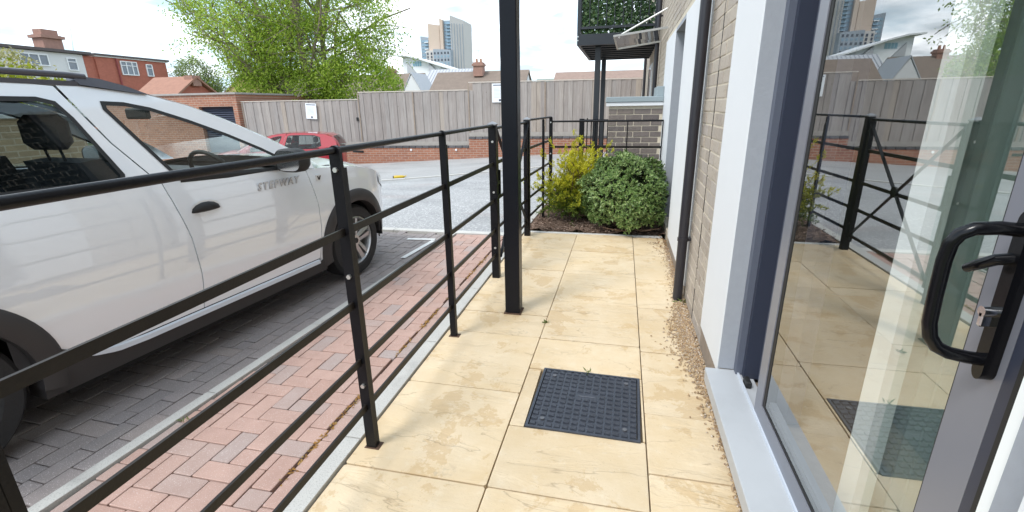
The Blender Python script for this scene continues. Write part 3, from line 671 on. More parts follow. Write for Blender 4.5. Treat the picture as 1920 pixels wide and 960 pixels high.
MB().bar((-.18, 7.1, 2.29), (.512, 7.1, 2.365), .02, .025).bar((-.15, 8.4, 2.26), (.512, 8.4, 2.345), .02, .025).bar((-.18, 7.1, 2.29), (-.15, 8.4, 2.26), .02, .025).build('canopy_frame', M('pale_steel', (.45, .44, .42), .4, .6), cn)
MB().tube([(-.12, 7.5, 2.31), (-.11, 7.5, 2.345), (.515, 7.5, 2.66)], .012, 8).build('tie_rod', M('pale_rod', (.6, .6, .58), .4, .3), cn, True)
bl = thing('balcony', 'dark steel balcony screened with artificial ivy on two posts', 'balcony')
BD = M('balcony_paint', (.02, .024, .03), .4, var=.1)
for nm, a in (('front_beam', (-.86, .51, 9.0, 9.06, 2.40, 2.58)), ('side_beam', (-.86, -.80, 9.06, 12.0, 2.40, 2.58)), ('back_beam', (-.80, .51, 11.94, 12.0, 2.40, 2.58))): B(nm, BD, bl, *a, b=.004)
for i in range(7): B('joist', BD, bl, -.8, .51, 9.35 + i * .38, 9.41 + i * .38, 2.41, 2.54)
B('deck', BD, bl, -.8, .51, 9.06, 11.94, 2.545, 2.575)
for y in (9.2, 11.75): B('post', BD, bl, -.55, -.45, y, y + .1, -.05, 2.40, b=.004)
for x in (-.86, .43): B('railing_post', BD, bl, x, x + .06, 9.0, 9.06, 2.58, 3.7)
B('railing_post', BD, bl, -.86, -.80, 11.9, 11.96, 2.58, 3.7)
B('handrail', BD, bl, -.86, .5, 9.0, 9.06, 3.66, 3.72); B('lower_rail', BD, bl, -.80, .43, 9.01, 9.05, 2.66, 2.70); B('side_rail', BD, bl, -.85, -.81, 9.06, 11.9, 2.66, 2.70); B('side_handrail', BD, bl, -.86, -.80, 9.06, 11.9, 3.66, 3.72)
for z in (.28, .78):
    for s in (-.845,): MB().tube([(s, 8.995, 2.4 + .05 + z * .12), (s, 9.0, 2.4 + .05 + z * .12)], .012, 8).build('bolt', BOLT, bl)
for i in range(9): B('baluster', BD, bl, -.80 + i * .14, -.788 + i * .14, 9.02, 9.032, 2.70, 3.66)
n = 5200; p = np.column_stack([rng.uniform(-.78, .42, n), rng.uniform(9.035, 9.09, n), rng.uniform(2.58, 3.62, n)]); d = rdirs(n); d[:, 1] *= .4; d[:, 2] -= .35
leaves('ivy_screen', p, d, rdirs(n) * .5 + np.array([0, -1, .2]), rng.uniform(.035, .07, n), rng.uniform(.03, .055, n), IVY, bl)
n = 2600; p = np.column_stack([rng.uniform(-.80, -.78, n), rng.uniform(9.1, 11.8, n), rng.uniform(2.72, 3.62, n)]); d = rdirs(n)
leaves('ivy_screen', p, d, rdirs(n) * .5 + np.array([-1, 0, .2]), rng.uniform(.035, .07, n), rng.uniform(.03, .055, n), IVY, bl)
tp = struct('patio', MB().box(-.95, .52, 7.62, 16, -.06, -.012), FLAG)
for j in range(3):
    for i in range(2):
        piece('flagstone', FLAG, tp, -.94 + i * .36, -.59 + i * .36, 7.0 + j * .6, 7.59 + j * .6, -.05, .004, bev=.02)

# ------------------------------------------------------------------ shrubs
def shrub():
    t = thing('evergreen_shrub', 'rounded dense green shrub against the white rendered wall', 'shrub', (.09, 5.6, 0)); t.location = (0, 0, 0)
    c = np.array([.09, 5.62, .40]); rad = np.array([.50, .53, .45])
    def dome(k):
        u = rdirs(k); u = u[u[:, 2] > -.62]; 
        s = 1 + .10 * np.sin(u[:, 0] * 6 + 1) * np.cos(u[:, 1] * 5 + u[:, 2] * 3) + .06 * np.sin(u[:, 2] * 9 + u[:, 0] * 8) + rng.normal(0, .035, len(u)) + .07 * (rng.random(len(u)) > .97)
        return u, s
    u, s = dome(3600); ctr = c + u * rad * s[:, None]
    ok = (ctr[:, 0] < .505) & (ctr[:, 2] > .03); u, ctr = u[ok], ctr[ok]
    P, D, N = [], [], []
    for k in range(9):
        a = rng.uniform(0, 6.28, len(u)); t1 = np.cross(u, [.3, .5, .8]); t1 /= np.linalg.norm(t1, axis=1)[:, None]; t2 = np.cross(u, t1)
        dd = t1 * np.cos(a)[:, None] + t2 * np.sin(a)[:, None] + u * rng.uniform(.1, 1.1, len(u))[:, None] + np.array([0, 0, .25])
        P.append(ctr - u * rng.uniform(0, .035, len(u))[:, None]); D.append(dd); N.append(u + rdirs(len(u)) * .35 + np.array([0, 0, .3]))
    P, D, N = map(np.vstack, (P, D, N)); n = len(P)
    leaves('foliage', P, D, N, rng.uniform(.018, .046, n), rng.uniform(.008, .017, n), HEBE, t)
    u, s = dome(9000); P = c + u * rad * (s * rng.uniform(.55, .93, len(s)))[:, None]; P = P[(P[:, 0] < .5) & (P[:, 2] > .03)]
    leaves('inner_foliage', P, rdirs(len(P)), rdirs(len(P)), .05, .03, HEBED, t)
    m = MB()
    for i in range(46):
        a = random.uniform(0, 6.28); r = random.uniform(.15, .40); z = random.uniform(.12, .5)
        q = (.09 + r * math.cos(a), 5.62 + r * math.sin(a), z); m.tube([(.09 + .05 * math.cos(a), 5.6 + .05 * math.sin(a), 0), ((.09 + q[0]) / 2 + random.uniform(-.05, .05), (5.6 + q[1]) / 2, z * .35), q], [.011, .008, .004], 5)
    for i in range(9):
        a = random.uniform(-2.6, -.6); m.tube([(.12, 5.5, .03), (.12 + .25 * math.cos(a), 5.5 + .25 * math.sin(a), .05), (.12 + .42 * math.cos(a), 5.5 + .36 * math.sin(a), .09)], [.009, .007, .004], 5)
    m.build('stems', TWIG, t, True)
shrub()
def juniper():
    t = thing('golden_juniper', 'spiky yellow green conifer shrub leaning through the railing', 'shrub')
    base = np.array([-.50, 6.0, .04]); Q = {'y': ([], []), 'g': ([], []), 'd': ([], [])}; m = MB()
    for i in range(300):
        up_ = i < 110
        if up_:
            a = random.uniform(0, 6.28); tl = abs(random.gauss(0, .6)); L = random.uniform(.45, .9)
        else:
            a = random.uniform(0, 6.28); tl = random.uniform(.6, 1.5); L = random.uniform(.28, .52)
        d = np.array([math.cos(a) * math.sin(tl) * .9, math.sin(a) * math.sin(tl) * .75 - .06, math.cos(tl) + .05])
        st = base + np.array([random.uniform(-.13, .13), random.uniform(-.12, .12), random.uniform(0, .30)])
        bend = np.array([d[0] * .35, d[1] * .3, -.16])
        if i % 3 == 0: m.tube([tuple(st + d * L * q + bend * q * q * L) for q in np.linspace(0, .85, 6)], [.010 - .0015 * k for k in range(6)], 5)
        for k in range(7):                                   # flat feathery side sprays along each plume
            s0 = .25 + .75 * (k + random.random()) / 7; q0 = st + d * L * s0 + bend * s0 * s0 * L
            sd_ = unit(d * .75 + rdirs(1)[0] * .65); l2 = .115 * (1.2 - s0) + .025
            for j in range(26):
                f = random.random(); q = q0 + sd_ * l2 * f + rng.normal(0, .008, 3); dd = sd_ + rdirs(1)[0] * .55
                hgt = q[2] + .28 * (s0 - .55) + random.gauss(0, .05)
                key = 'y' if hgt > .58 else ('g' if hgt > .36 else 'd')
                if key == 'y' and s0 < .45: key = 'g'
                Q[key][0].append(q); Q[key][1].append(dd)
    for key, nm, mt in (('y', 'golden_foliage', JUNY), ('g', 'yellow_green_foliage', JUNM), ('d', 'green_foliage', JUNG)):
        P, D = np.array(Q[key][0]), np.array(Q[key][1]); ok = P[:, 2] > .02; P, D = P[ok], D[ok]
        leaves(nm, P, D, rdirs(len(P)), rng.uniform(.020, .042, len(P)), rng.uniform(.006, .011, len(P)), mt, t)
    m.build('branches', TWIG, t, True)
juniper()
def weed(x, y, s, n, label):
    a = rng.uniform(0, 6.28, n); d = np.column_stack([np.cos(a), np.sin(a), rng.uniform(.2, 1.2, n)])
    o = leaves('weed', np.tile([x, y, .0], (n, 1)) + rng.normal(0, s * .25, (n, 3)) * [1, 1, 0], d, rdirs(n), rng.uniform(.5, 1, n) * s, s * .18, mat_leaf('weed_leaf', ((0, (.06, .10, .02)), (1, (.16, .20, .05))), .2))
    tag(o, label, 'weed')
weed(-.435, 2.88, .045, 14, 'small dark weed in the flag joint beyond the column'); weed(-.12, 2.30, .04, 10, 'bright sprig growing at the far edge of the inspection cover')
weed(.50, 3.42, .06, 22, 'grassy weed at the foot of the near downpipe'); weed(-1.95, 1.5, .04, 9, 'tiny weed beside the parking bay edging stone')
n = 60; p = np.column_stack([np.minimum(rng.normal(.43, .06, n), .5), rng.normal(5.0, .17, n), rng.uniform(.003, .02, n)]); d = rdirs(n); d[:, 2] *= .2
tag(leaves('leaf_litter', p, d, np.tile([0, 0, 1.], (n, 1)) + rdirs(n) * .4, rng.uniform(.02, .04, n), rng.uniform(.010, .02, n), mat_leaf('dry_leaf', ((0, (.16, .07, .03)), (1, (.30, .16, .07))), .1), kind='stuff'), 'dry brown leaves gathered under the green shrub', 'leaves')

# ------------------------------------------------------------------ cars
WHEELM = {}
def car(name, label, loc, th, paint, g_front, g_rear, trim=True, sz=1.0, rails_=True, seat=INTER):
    t = thing(name, label, 'car', loc, -th); t.scale = (1, 1, sz)
    HW = .865
    bulge = lambda w: float(np.interp(w, [.15, .3, .45, .6, .72, .85, .95, 1.1], [-.045, -.022, -.006, .002, .004, -.004, -.016, -.048]))
    pu = [-3.33, -3.30, -3.2, -3.05, -2.85, -2.6, .05, .25, .40, .55, .66, .745, .80, .82]
    pv = [-.865, -.5, -.22, -.07, -.015, 0, 0, -.012, -.045, -.115, -.215, -.36, -.56, -.865]
    seg = np.concatenate([[0], np.cumsum(np.hypot(np.diff(pu), np.diff(pv)))])
    iU = lambda s: float(np.interp(s, seg, pu)); iV = lambda s: float(np.interp(s, seg, pv)); sU = lambda u: float(np.interp(u, pu, seg))
    AR = ((0, .40), (-2.60, .40)); WZ = .315
    def wb(u, base, r=.405):
        for c, _ in AR:
            if abs(u - c) < r: return max(base, WZ + math.sqrt(r * r - (u - c) ** 2))
        return base
    belt = lambda u: float(np.interp(u, [-3.4, -3, -2.15, -1.65, -.75, -.48, 0, .3, .5, .66, .76, .82], [1.08, 1.09, 1.075, 1.06, 1.012, .99, .955, .90, .83, .76, .70, .66]))
    def P(s, w, off=0):
        return (iV(s) + bulge(w) + off, iU(s), w)
    def mir(v, side): return (v[0], v[1], v[2]) if side > 0 else (-2 * HW - v[0], v[1], v[2])
    def panel(nm, fl, fr, base, top, mat, par, side, ns=26, nw=14, off=0, r=.405, flange=.02, extra=()):
        mb = MB(); V = []
        ss = sorted(set(list(np.linspace(0, 1, ns)) + list(extra)))
        for j in range(nw + 1):
            for k in ss:
                w = .6
                for _ in range(4):
                    s = fl(w) + (fr(w) - fl(w)) * k; u = iU(s); lo = wb(u, base, r) if not callable(base) else base(u); hi = top(u) if callable(top) else top; w = lo + (max(hi, lo + .002) - lo) * j / nw
                V.append(mir(P(s, w, off), side))
        n = len(ss); mb.add(V, [(j * n + i, j * n + i + 1, (j + 1) * n + i + 1, (j + 1) * n + i) for j in range(nw) for i in range(n - 1)])
        if flange:
            ring = [i for i in range(n)] + [j * n + n - 1 for j in range(1, nw + 1)] + [nw * n + i for i in range(n - 2, -1, -1)] + [j * n for j in range(nw - 1, 0, -1)]
            o = len(mb.v); mb.v += [(mb.v[i][0] - flange * side, mb.v[i][1], mb.v[i][2]) for i in ring]; L = len(ring)
            mb.f += [(ring[i], ring[(i + 1) % L], o + (i + 1) % L, o + i) for i in range(L)]
        return mb.build(nm, mat, par, 38)
    gB = lambda w: float(np.interp(w, [.3, .5, .75, 1.04], [-1.465, -1.445, -1.465, -1.53]))
    gA = lambda w: float(np.interp(w, [.3, .53, .74, 1.0], [-.475, -.44, -.445, -.50]))
    gR = lambda w: -2.52
    G = .0035
    # roof rail line
    RL = [(-3.28, 1.09), (-3.20, 1.26), (-3.08, 1.41), (-2.9, 1.485), (-2.5, 1.53), (-2.0, 1.545), (-1.65, 1.535), (-1.35, 1.497), (-1.15, 1.437), (-.95, 1.352), (-.70, 1.225), (-.50, 1.105), (-.36, 1.01)]
    up = lambda w: -.040 - (w - 1.045) * .44
    W1 = [(-1.600, 1.450), (-1.50, 1.445), (-1.38, 1.418), (-1.2, 1.350), (-1.0, 1.262), (-.8, 1.160), (-.665, 1.078), (-.655, 1.035), (-.70, 1.022), (-1.0, 1.035), (-1.40, 1.060), (-1.435, 1.075), (-1.605, 1.42)]
    W2 = [(-2.72, 1.40), (-2.55, 1.455), (-2.2, 1.470), (-1.86, 1.468), (-1.80, 1.45), (-1.765, 1.38), (-1.685, 1.11), (-1.695, 1.085), (-1.9, 1.083), (-2.4, 1.092), (-2.62, 1.10), (-2.75, 1.14)]
    def offs(poly, d):
        n = len(poly); out = []
        for i in range(n):
            a, b, c = Vector(poly[i - 1]), Vector(poly[i]), Vector(poly[(i + 1) % n]); e1 = (b - a).normalized(); e2 = (c - b).normalized()
            nn = Vector((-(e1.y + e2.y), e1.x + e2.x)).normalized(); out.append(tuple(b + nn * d / max(.5, nn.dot(Vector((-e1.y, e1.x))))))
        return out
    def flat(nm, loops, mat, par, side, off=0):
        pts = [q for l in loops for q in l]; tri = tessellate_polygon([[Vector((a, b, 0)) for a, b in l] for l in loops]); mb = MB()
        mb.add([mir((up(b) + off, a, b), side) for a, b in pts], [tuple(x) for x in tri]); return mb.build(nm, mat, par)
    gBu = [(-1.545, 1.05), (-1.66, 1.26), (-1.765, 1.50)]
    rl = lambda u: float(np.interp(u, [a for a, b in RL], [b for a, b in RL]))
    SD = {1: 'right', -1: 'left'}
    # shell pieces
    for s in (1, -1):
        q = panel('rear_quarter', lambda w: 0, lambda w: sU(gR(w)) - G, .24, belt, paint, t, s, 44)
        rd = panel('rear_door', lambda w: sU(gR(w)) + G, lambda w: sU(gB(w)) - G, .305, belt, paint, t, s, 40)
        fd = panel('front_door', lambda w: sU(gB(w)) + G, lambda w: sU(gA(w)) - G, .305, belt, paint, t, s, 16)
        wg = panel('front_wing', lambda w: sU(gA(w)) + G, lambda w: seg[-1], .24, belt, paint, t, s, 60)
        for dr, a, b in ((rd, -2.3, -1.56), (fd, -1.38, -.52)):
            MB().add([mir((-.055, a, .35), s), mir((-.055, b, .35), s), mir((-.06, b, 1.03), s), mir((-.06, a, 1.05), s)], [(0, 1, 2, 3)]).build('door_lining', INTER, dr)
        rb_ = [(u, rl(u) - .006) for u in (-.42, -.50, -.60, -.70, -.82, -.95, -1.05, -1.15, -1.25, -1.35, -1.5, -1.65, -1.757)]
        fo = [(-1.538, 1.057), (-1.2, 1.038), (-.9, 1.022), (-.60, 1.004), (-.42, .99)] + rb_ + [(-1.655, 1.26)]
        flat('door_frame', [fo, W1[::-1]], paint, fd, s)
        ro = [(-2.95, 1.085), (-2.4, 1.082), (-1.9, 1.068), (-1.546, 1.058), (-1.663, 1.26), (-1.768, 1.525)] + [(u, rl(u) - .006) for u in (-1.9, -2.0, -2.2, -2.5, -2.7, -2.9, -3.0, -3.08, -3.15, -3.2)] + [(-3.24, 1.1)]
        flat('door_frame', [ro, W2[::-1]], paint, rd, s)
        for dr, W, gm in ((fd, W1, g_front), (rd, W2, g_rear)):
            seal = offs(W, .009)
            flat('window_seal', [seal, offs(W, -.012)[::-1]], RUB, dr, s, .003)
            flat('window', [W], gm, dr, s, -.008)
        # belt strip
        MB().add([mir((up(1.05) + .012, u, w + dz), s) for u, w in ((-2.7, 1.085), (-1.76, 1.070)) for dz in (-.018, .006)] + [mir((up(1.05) + .012, u, w + dz), s) for u, w in ((-1.43, 1.048), (-.70, 1.010)) for dz in (-.016, .006)], [(0, 1, 3, 2), (4, 5, 7, 6)]).build('belt_trim', RUB, t)
        if trim:
            m = MB()
            for c, _ in AR:
                ang = np.linspace(R_(0 if c == 0 else -12), R_(192 if c == 0 else 180), 40); V = []
                for a in ang:
                    for r, o in ((.352, -.07), (.352, .012), (.372, .022), (.435, .018), (.452, .002)):
                        u, w = c + r * math.cos(a), WZ + r * math.sin(a); w = max(w, .16); V.append(mir((iV(sU(u)) + bulge(max(w, .3)) + o, u, w), s))
                m = MB().add(V, [(i * 5 + k, i * 5 + k + 1, (i + 1) * 5 + k + 1, (i + 1) * 5 + k) for i in range(39) for k in range(4)]); m.build('arch_trim', PLAST, t, 50)
            clad = lambda u: float(np.interp(u, [-2.24, -2.17, -2.05, -1.92, -1.8, -.5, -.40], [.50, .405, .325, .285, .268, .268, .30]))
            panel('sill_cladding', lambda w: sU(-2.25), lambda w: sU(-.41), lambda u: .19, clad, PLAST, t, s, 40, 5, .010, flange=.12)
            V = []
            us = np.linspace(-2.14, -.50, 50)
            for u in us:
                w = float(np.interp(u, [-2.14, -2.05, -1.95, -1.8], [.365, .322, .295, .287]))
                for dw, o in ((-.019, .008), (-.016, .020), (.008, .018), (.014, .004)): V.append(mir((bulge(.3) + o, u, w + dw), s))
            MB().add(V, [(i * 4 + k, i * 4 + k + 1, (i + 1) * 4 + k + 1, (i + 1) * 4 + k) for i in range(49) for k in range(3)]).build('sill_strip', SILVS, t, True)
        else:
            panel('sill_cladding', lambda w: sU(-2.20), lambda w: sU(-.41), lambda u: .165, lambda u: .30, PLAST, t, s, 20, 3, -.004, flange=.1)
        # handles
        for dr, u0, u1, w0 in ((fd, -1.428, -1.245, .862), (rd, -2.45, -2.27, .88)):
            m = MB(); nn = 14; ring = [((u0 + u1) / 2 + (u1 - u0) / 2 * math.cos(a), w0 + (.048 if math.sin(a) > 0 else .008) * math.sin(a)) for a in np.linspace(0, 2 * math.pi, nn, endpoint=False)]
            V = [mir((bulge(.87) + .003, u, w), s) for u, w in ring] + [mir((bulge(.87) + .022, (u - (u0 + u1) / 2) * .7 + (u0 + u1) / 2, w0 + .012 + (w - w0 - .012) * .6), s) for u, w in ring]
            m.add(V, [(i, (i + 1) % nn, nn + (i + 1) % nn, nn + i) for i in range(nn)] + [tuple(range(nn, 2 * nn))]); m.build('door_handle', RUB, dr, 60)
            nn = 16; ring = [((u0 + u1) / 2 + .104 * math.cos(a), w0 - .004 + .062 * math.sin(a)) for a in np.linspace(0, 2 * math.pi, nn, endpoint=False)]
            MB().add([mir((bulge(.87) + .0022, u, w), s) for u, w in ring] + [mir((bulge(.87) + .0012, (u0 + u1) / 2 + .85 * (u - (u0 + u1) / 2), w0 + .85 * (w - w0)), s) for u, w in ring], [(i, (i + 1) % nn, nn + (i + 1) % nn, nn + i) for i in range(nn)]).build('handle_cup', paint, dr, True)
        # mirror
        m = MB(); V = []; prof = [(0, .35), (.03, .75), (.08, 1), (.13, 1), (.155, .86)]
        for o, k in prof:
            for a in np.linspace(0, 2 * math.pi, 18, endpoint=False):
                cx, cy = math.cos(a), math.sin(a); sx = abs(cx) ** .6 * (1 if cx > 0 else -1); sy = abs(cy) ** .6 * (1 if cy > 0 else -1)
                V.append(mir((.10 + .115 * k * sx, -.635 - o, 1.082 + .078 * k * sy), s))
        m.add(V, [(i * 18 + k, i * 18 + (k + 1) % 18, (i + 1) * 18 + (k + 1) % 18, (i + 1) * 18 + k) for i in range(4) for k in range(18)] + [tuple(range(18))[::-1]])
        m.bar(mir((-.03, -.70, 1.03), s), mir((.05, -.70, 1.045), s), .07, .045); mr = m.build('wing_mirror', RUB if trim else paint, t, 50)
        n0 = 4 * 18; mg = MB(); mg.add([(v[0], v[1] + .004, v[2]) for v in V[n0:n0 + 18]], [tuple(range(18))]); mg.build('mirror_glass', CHROME, mr)
        if rails_:
            V = []; us = np.linspace(-2.95, -1.36, 44)
            rm = MB(); rm.tube([mir((up(1.53) - .012, u, float(np.interp(u, [-2.95, -2.8, -2.0, -1.70, -1.62], [1.50, 1.565, 1.585, 1.578, 1.572]))), s) for u in np.linspace(-2.93, -1.62, 20)], .015, 8)
            rr = rm.build('roof_rail', M('dark_roof_rail', (.09, .09, .105), .4, .3, var=.05), t, 50)
            prf = [(-1.665, 1.578), (-1.56, 1.566), (-1.45, 1.535), (-1.36, 1.497), (-1.40, 1.498), (-1.66, 1.535), (-1.672, 1.556)]
            MB().add([mir((up(b) + dx, a, b), s) for dx in (-.05, .012) for a, b in prf], [tuple(range(7)), tuple(range(7, 14))] + [(i, (i + 1) % 7, 7 + (i + 1) % 7, 7 + i) for i in range(7)]).build('rail_foot', MATS['dark_roof_rail'], rr, 30)
            MB().add([mir((up(w) + dx, u, w + dz), s) for dx in (-.03, .008) for u, w, dz in [(-2.9, 1.497, .006), (-2.4, 1.542, .006), (-2.0, 1.548, .008), (-1.66, 1.54, .01)]] + [mir((up(w) + .008, u, w - .012), s) for u, w in [(-2.9, 1.497), (-2.4, 1.542), (-2.0, 1.548), (-1.66, 1.54)]], [(i, i + 1, 5 + i, 4 + i) for i in range(3)] + [(4 + i, 5 + i, 9 + i, 8 + i) for i in range(3)]).build('rail_base', MATS['dark_roof_rail'], rr)
        # lamps
        V = []; n = 12
        for k in range(n):
            sp = sU(.43) + (sU(.80) - sU(.43)) * k / (n - 1) * .75; u = iU(sp)
            for dw in (-.145 + .05 * (1 - k / (n - 1)), -.06, -.012): V.append(mir((iV(sp) + .006, u + .006, belt(u) + dw), s))
        MB().add(V, [(i * 3 + k, i * 3 + k + 1, (i + 1) * 3 + k + 1, (i + 1) * 3 + k) for i in range(n - 1) for k in range(2)]).build('headlight', M('headlight_shell', (.42, .44, .46), .12, .5, var=.2, coat=1), t, True)
        V = []
        for k in range(8):
            sp = sU(-3.28) + .28 * k / 7; u = iU(sp)
            for w in (.80, .95, 1.07): V.append(mir((iV(sp) + bulge(w) + .006, u - .006, w), s))
        MB().add(V, [(i * 3 + k, i * 3 + k + 1, (i + 1) * 3 + k + 1, (i + 1) * 3 + k) for i in range(7) for k in range(2)]).build('tail_light', REDLAMP, t, True)
    # roof, windscreen, rear screen
    nc = 18
    def loft(i0, i1, nm, mat, lo=0., hi=1., sub=4, off=0, par=t):
        ul = []
        for i in range(i0, i1):
            for k in range(sub): f = k / sub; ul.append((RL[i][0] * (1 - f) + RL[i + 1][0] * f, RL[i][1] * (1 - f) + RL[i + 1][1] * f))
        ul.append(RL[i1]); V = []
        for u, w in ul:
            du = float(np.interp(u, [-3.3, -3.0, -2.6, -1.5, -1.15, -.36], [-.06, -.05, 0, .02, .10, .24])); dw = float(np.interp(u, [-3.3, -3, -1.4, -.36], [.02, .02, .02, .02]))
            for c in range(nc + 1):
                x = lo + (hi - lo) * c / nc; k = 1 - (2 * x - 1) ** 2; k = k ** .8
                V.append((up(w) + ((-2 * HW - up(w)) - up(w)) * x, u + du * k, w + dw * k + off))
        n = nc + 1
        return MB().add(V, [(j * n + i, j * n + i + 1, (j + 1) * n + i + 1, (j + 1) * n + i) for j in range(len(ul) - 1) for i in range(nc)]).build(nm, mat, par, True)
    body = loft(2, 7, 'roof', paint)
    for a, b in ((0, .055), (.945, 1)): loft(7, 12, 'windscreen_pillar', paint, a, b); loft(0, 2, 'tailgate_pillar', paint, a * 1.0 if a == 0 else .90, .10 if a == 0 else 1)
    loft(7, 12, 'windscreen', g_front, .055, .945); loft(0, 2, 'rear_window', g_rear, .10, .90)
    loft(6, 7, 'roof_lining', INTER, .03, .97, off=-.03); loft(2, 6, 'roof_lining', INTER, .03, .97, off=-.035)
    # bonnet
    V = []; us = np.linspace(-.44, .70, 22); nc2 = 20
    for u in us:
        s0 = sU(u); e = iV(s0) + bulge(belt(u)); crown = float(np.interp(u, [-.44, 0, .4, .7], [.075, .085, .075, .04])); fwd = float(np.interp(u, [-.44, .0, .5, .7], [.12, .05, .03, .11]))
        for c in range(nc2 + 1):
            x = c / nc2; k = (1 - abs(2 * x - 1) ** 2.6); V.append((e + (-2 * HW - 2 * e) * x, u + fwd * k, belt(u) - .002 + crown * k))
    n = nc2 + 1; MB().add(V, [(j * n + i, j * n + i + 1, (j + 1) * n + i + 1, (j + 1) * n + i) for j in range(21) for i in range(nc2)]).build('bonnet', paint, t, True)
    B('cowl', RUB, t, -1.66, -.07, -.46, -.18, .90, .985); B('underbody', UNDER, t, -1.66, -.07, -2.15, -.42, .15, .32); B('underbody', UNDER, t, -1.35, -.38, -.42, .55, .17, .32); B('underbody', UNDER, t, -1.40, -.33, -3.15, -2.15, .17, .32)  # underbody boxes enlarged and lowered to block light under the car
    B('grille', RUB, t, -1.25, -.48, .765, .835, .42, .60, b=.02); B('number_plate', M('plate_white', (.7, .7, .66), .5, var=.03), t, -1.13, -.60, .836, .842, .35, .46)
    for c, _ in AR:
        for s in (1, -1):
            ang = np.linspace(R_(-5), R_(185), 20)
            MB().add([mir((o, c + .365 * math.cos(a), WZ + .365 * math.sin(a)), s) for a in ang for o in (-.02, -.30)], [(2 * i, 2 * i + 1, 2 * i + 3, 2 * i + 2) for i in range(19)]).add([mir((-.30, c + .365 * math.cos(a), WZ + .365 * math.sin(a)), s) for a in ang], [tuple(range(20))]).build('wheel_well', UNDER, t)
            # wheel
            key = 'tyre'
            if key not in WHEELM:
                def lathe(prof, n, m, nm):
                    V = []
                    for k in range(n):
                        a = 2 * math.pi * k / n
                        for r, x in prof: V.append((x, r * math.cos(a), r * math.sin(a)))
                    q = len(prof); return MB().add(V, [(k * q + i, k * q + i + 1, ((k + 1) % n) * q + i + 1, ((k + 1) % n) * q + i) for k in range(n) for i in range(q - 1)]).mesh(nm, m, 35)
                WHEELM['tyre'] = lathe([(.205, -.19), (.29, -.195), (.312, -.17), (.315, -.10), (.312, -.03), (.290, -.002), (.225, .0), (.207, -.012)], 48, TYRE, 'tyre')
                WHEELM['barrel'] = lathe([(.21, -.008), (.200, -.006), (.192, -.02), (.186, -.12), (.05, -.13)], 48, ALLOY, 'rim')
                sp = MB()
                for k in range(5):
                    a = 2 * math.pi * k / 5 + .3
                    def pt(r, o, x): return (x, r * math.cos(a) - o * math.sin(a), r * math.sin(a) + o * math.cos(a))
                    for oo in (-1, 1):
                        sp.add([pt(.03, oo * .004, -.018), pt(.03, oo * .036, -.026), pt(.195, oo * .058, -.020), pt(.195, oo * .016, -.012), pt(.03, oo * .004, -.05), pt(.03, oo * .036, -.05), pt(.195, oo * .058, -.05), pt(.195, oo * .016, -.05)],
                               [(0, 1, 2, 3), (0, 4, 5, 1), (1, 5, 6, 2), (2, 6, 7, 3), (3, 7, 4, 0)])
                sp.tube([(-.06, 0, 0), (-.012, 0, 0)], .048, 20); WHEELM['spoke'] = sp.mesh('spokes', ALLOY)
                WHEELM['disc'] = MB().tube([(-.13, 0, 0), (-.11, 0, 0)], .14, 28).mesh('brake_disc', M('brake_disc', (.12, .11, .10), .5, .7)); WHEELM['cap'] = MB().tube([(-.02, 0, 0), (-.008, 0, 0)], .024, 16).mesh('hub_cap', RUB)
            wh = link('wheel', WHEELM['tyre'], t, mir((-.028, c, WZ), s)); wh.rotation_euler = (.7 * c, 0, 0 if s > 0 else math.pi)
            for kk, nm in (('barrel', 'rim'), ('spoke', 'spokes'), ('disc', 'brake_disc'), ('cap', 'hub_cap')): link(nm, WHEELM[kk], wh)
    # interior
    B('dashboard', M('dashboard', (.05, .05, .055), .7, var=.1), t, -1.63, -.10, -.72, -.30, .62, .985, b=.05)
    for x in (-.46, -1.27):
        for y, nm in ((-1.55, 'front_seat'), (-2.35, 'rear_seat')):
            m = MB().box(x - .24, x + .24, y - .02, y + .5, .45, .62, b=.05).prism([(y - .02, .55), (y + .11, .55), (y - .10, 1.18), (y - .21, 1.17)], 'x', x - .22, x + .22)
            sm = m.build(nm, seat, t, 40); hz = MB().box(x - .13, x + .13, y - .245, y - .135, 1.23, 1.40, b=.035).tube([(x - .06, y - .17, 1.15), (x - .06, y - .19, 1.26)], .007, 6).tube([(x + .06, y - .17, 1.15), (x + .06, y - .19, 1.26)], .007, 6); hz.build('headrest', seat, sm, 40)
    V = []; cxx, cyy, czz = -.46, -.86, .985; tl = R_(62)
    sw_ = MB(); pts = [(cxx + .185 * math.cos(a), cyy - .185 * math.sin(a) * math.cos(tl), czz + .185 * math.sin(a) * math.sin(tl)) for a in np.linspace(0, 2 * math.pi, 28)]
    sw_.tube(pts, .014, 8).bar((cxx - .17, cyy, czz), (cxx + .17, cyy, czz), .03, .04).tube([(cxx, cyy + .01, czz), (cxx, cyy + .25, czz - .12)], .03, 8); sw_.build('steering_wheel', RUB, t, 50)
    B('rear_view_mirror', RUB, t, -.97, -.76, -1.02, -.99, 1.36, 1.43, b=.01)
    return t
TH = R_(6)
white = car('parked_car', 'white crossover car with black roof rails parked beside the railing', (-2.165, 3.53, 0), TH, WPAINT, CARGLASS, TINTGLASS)
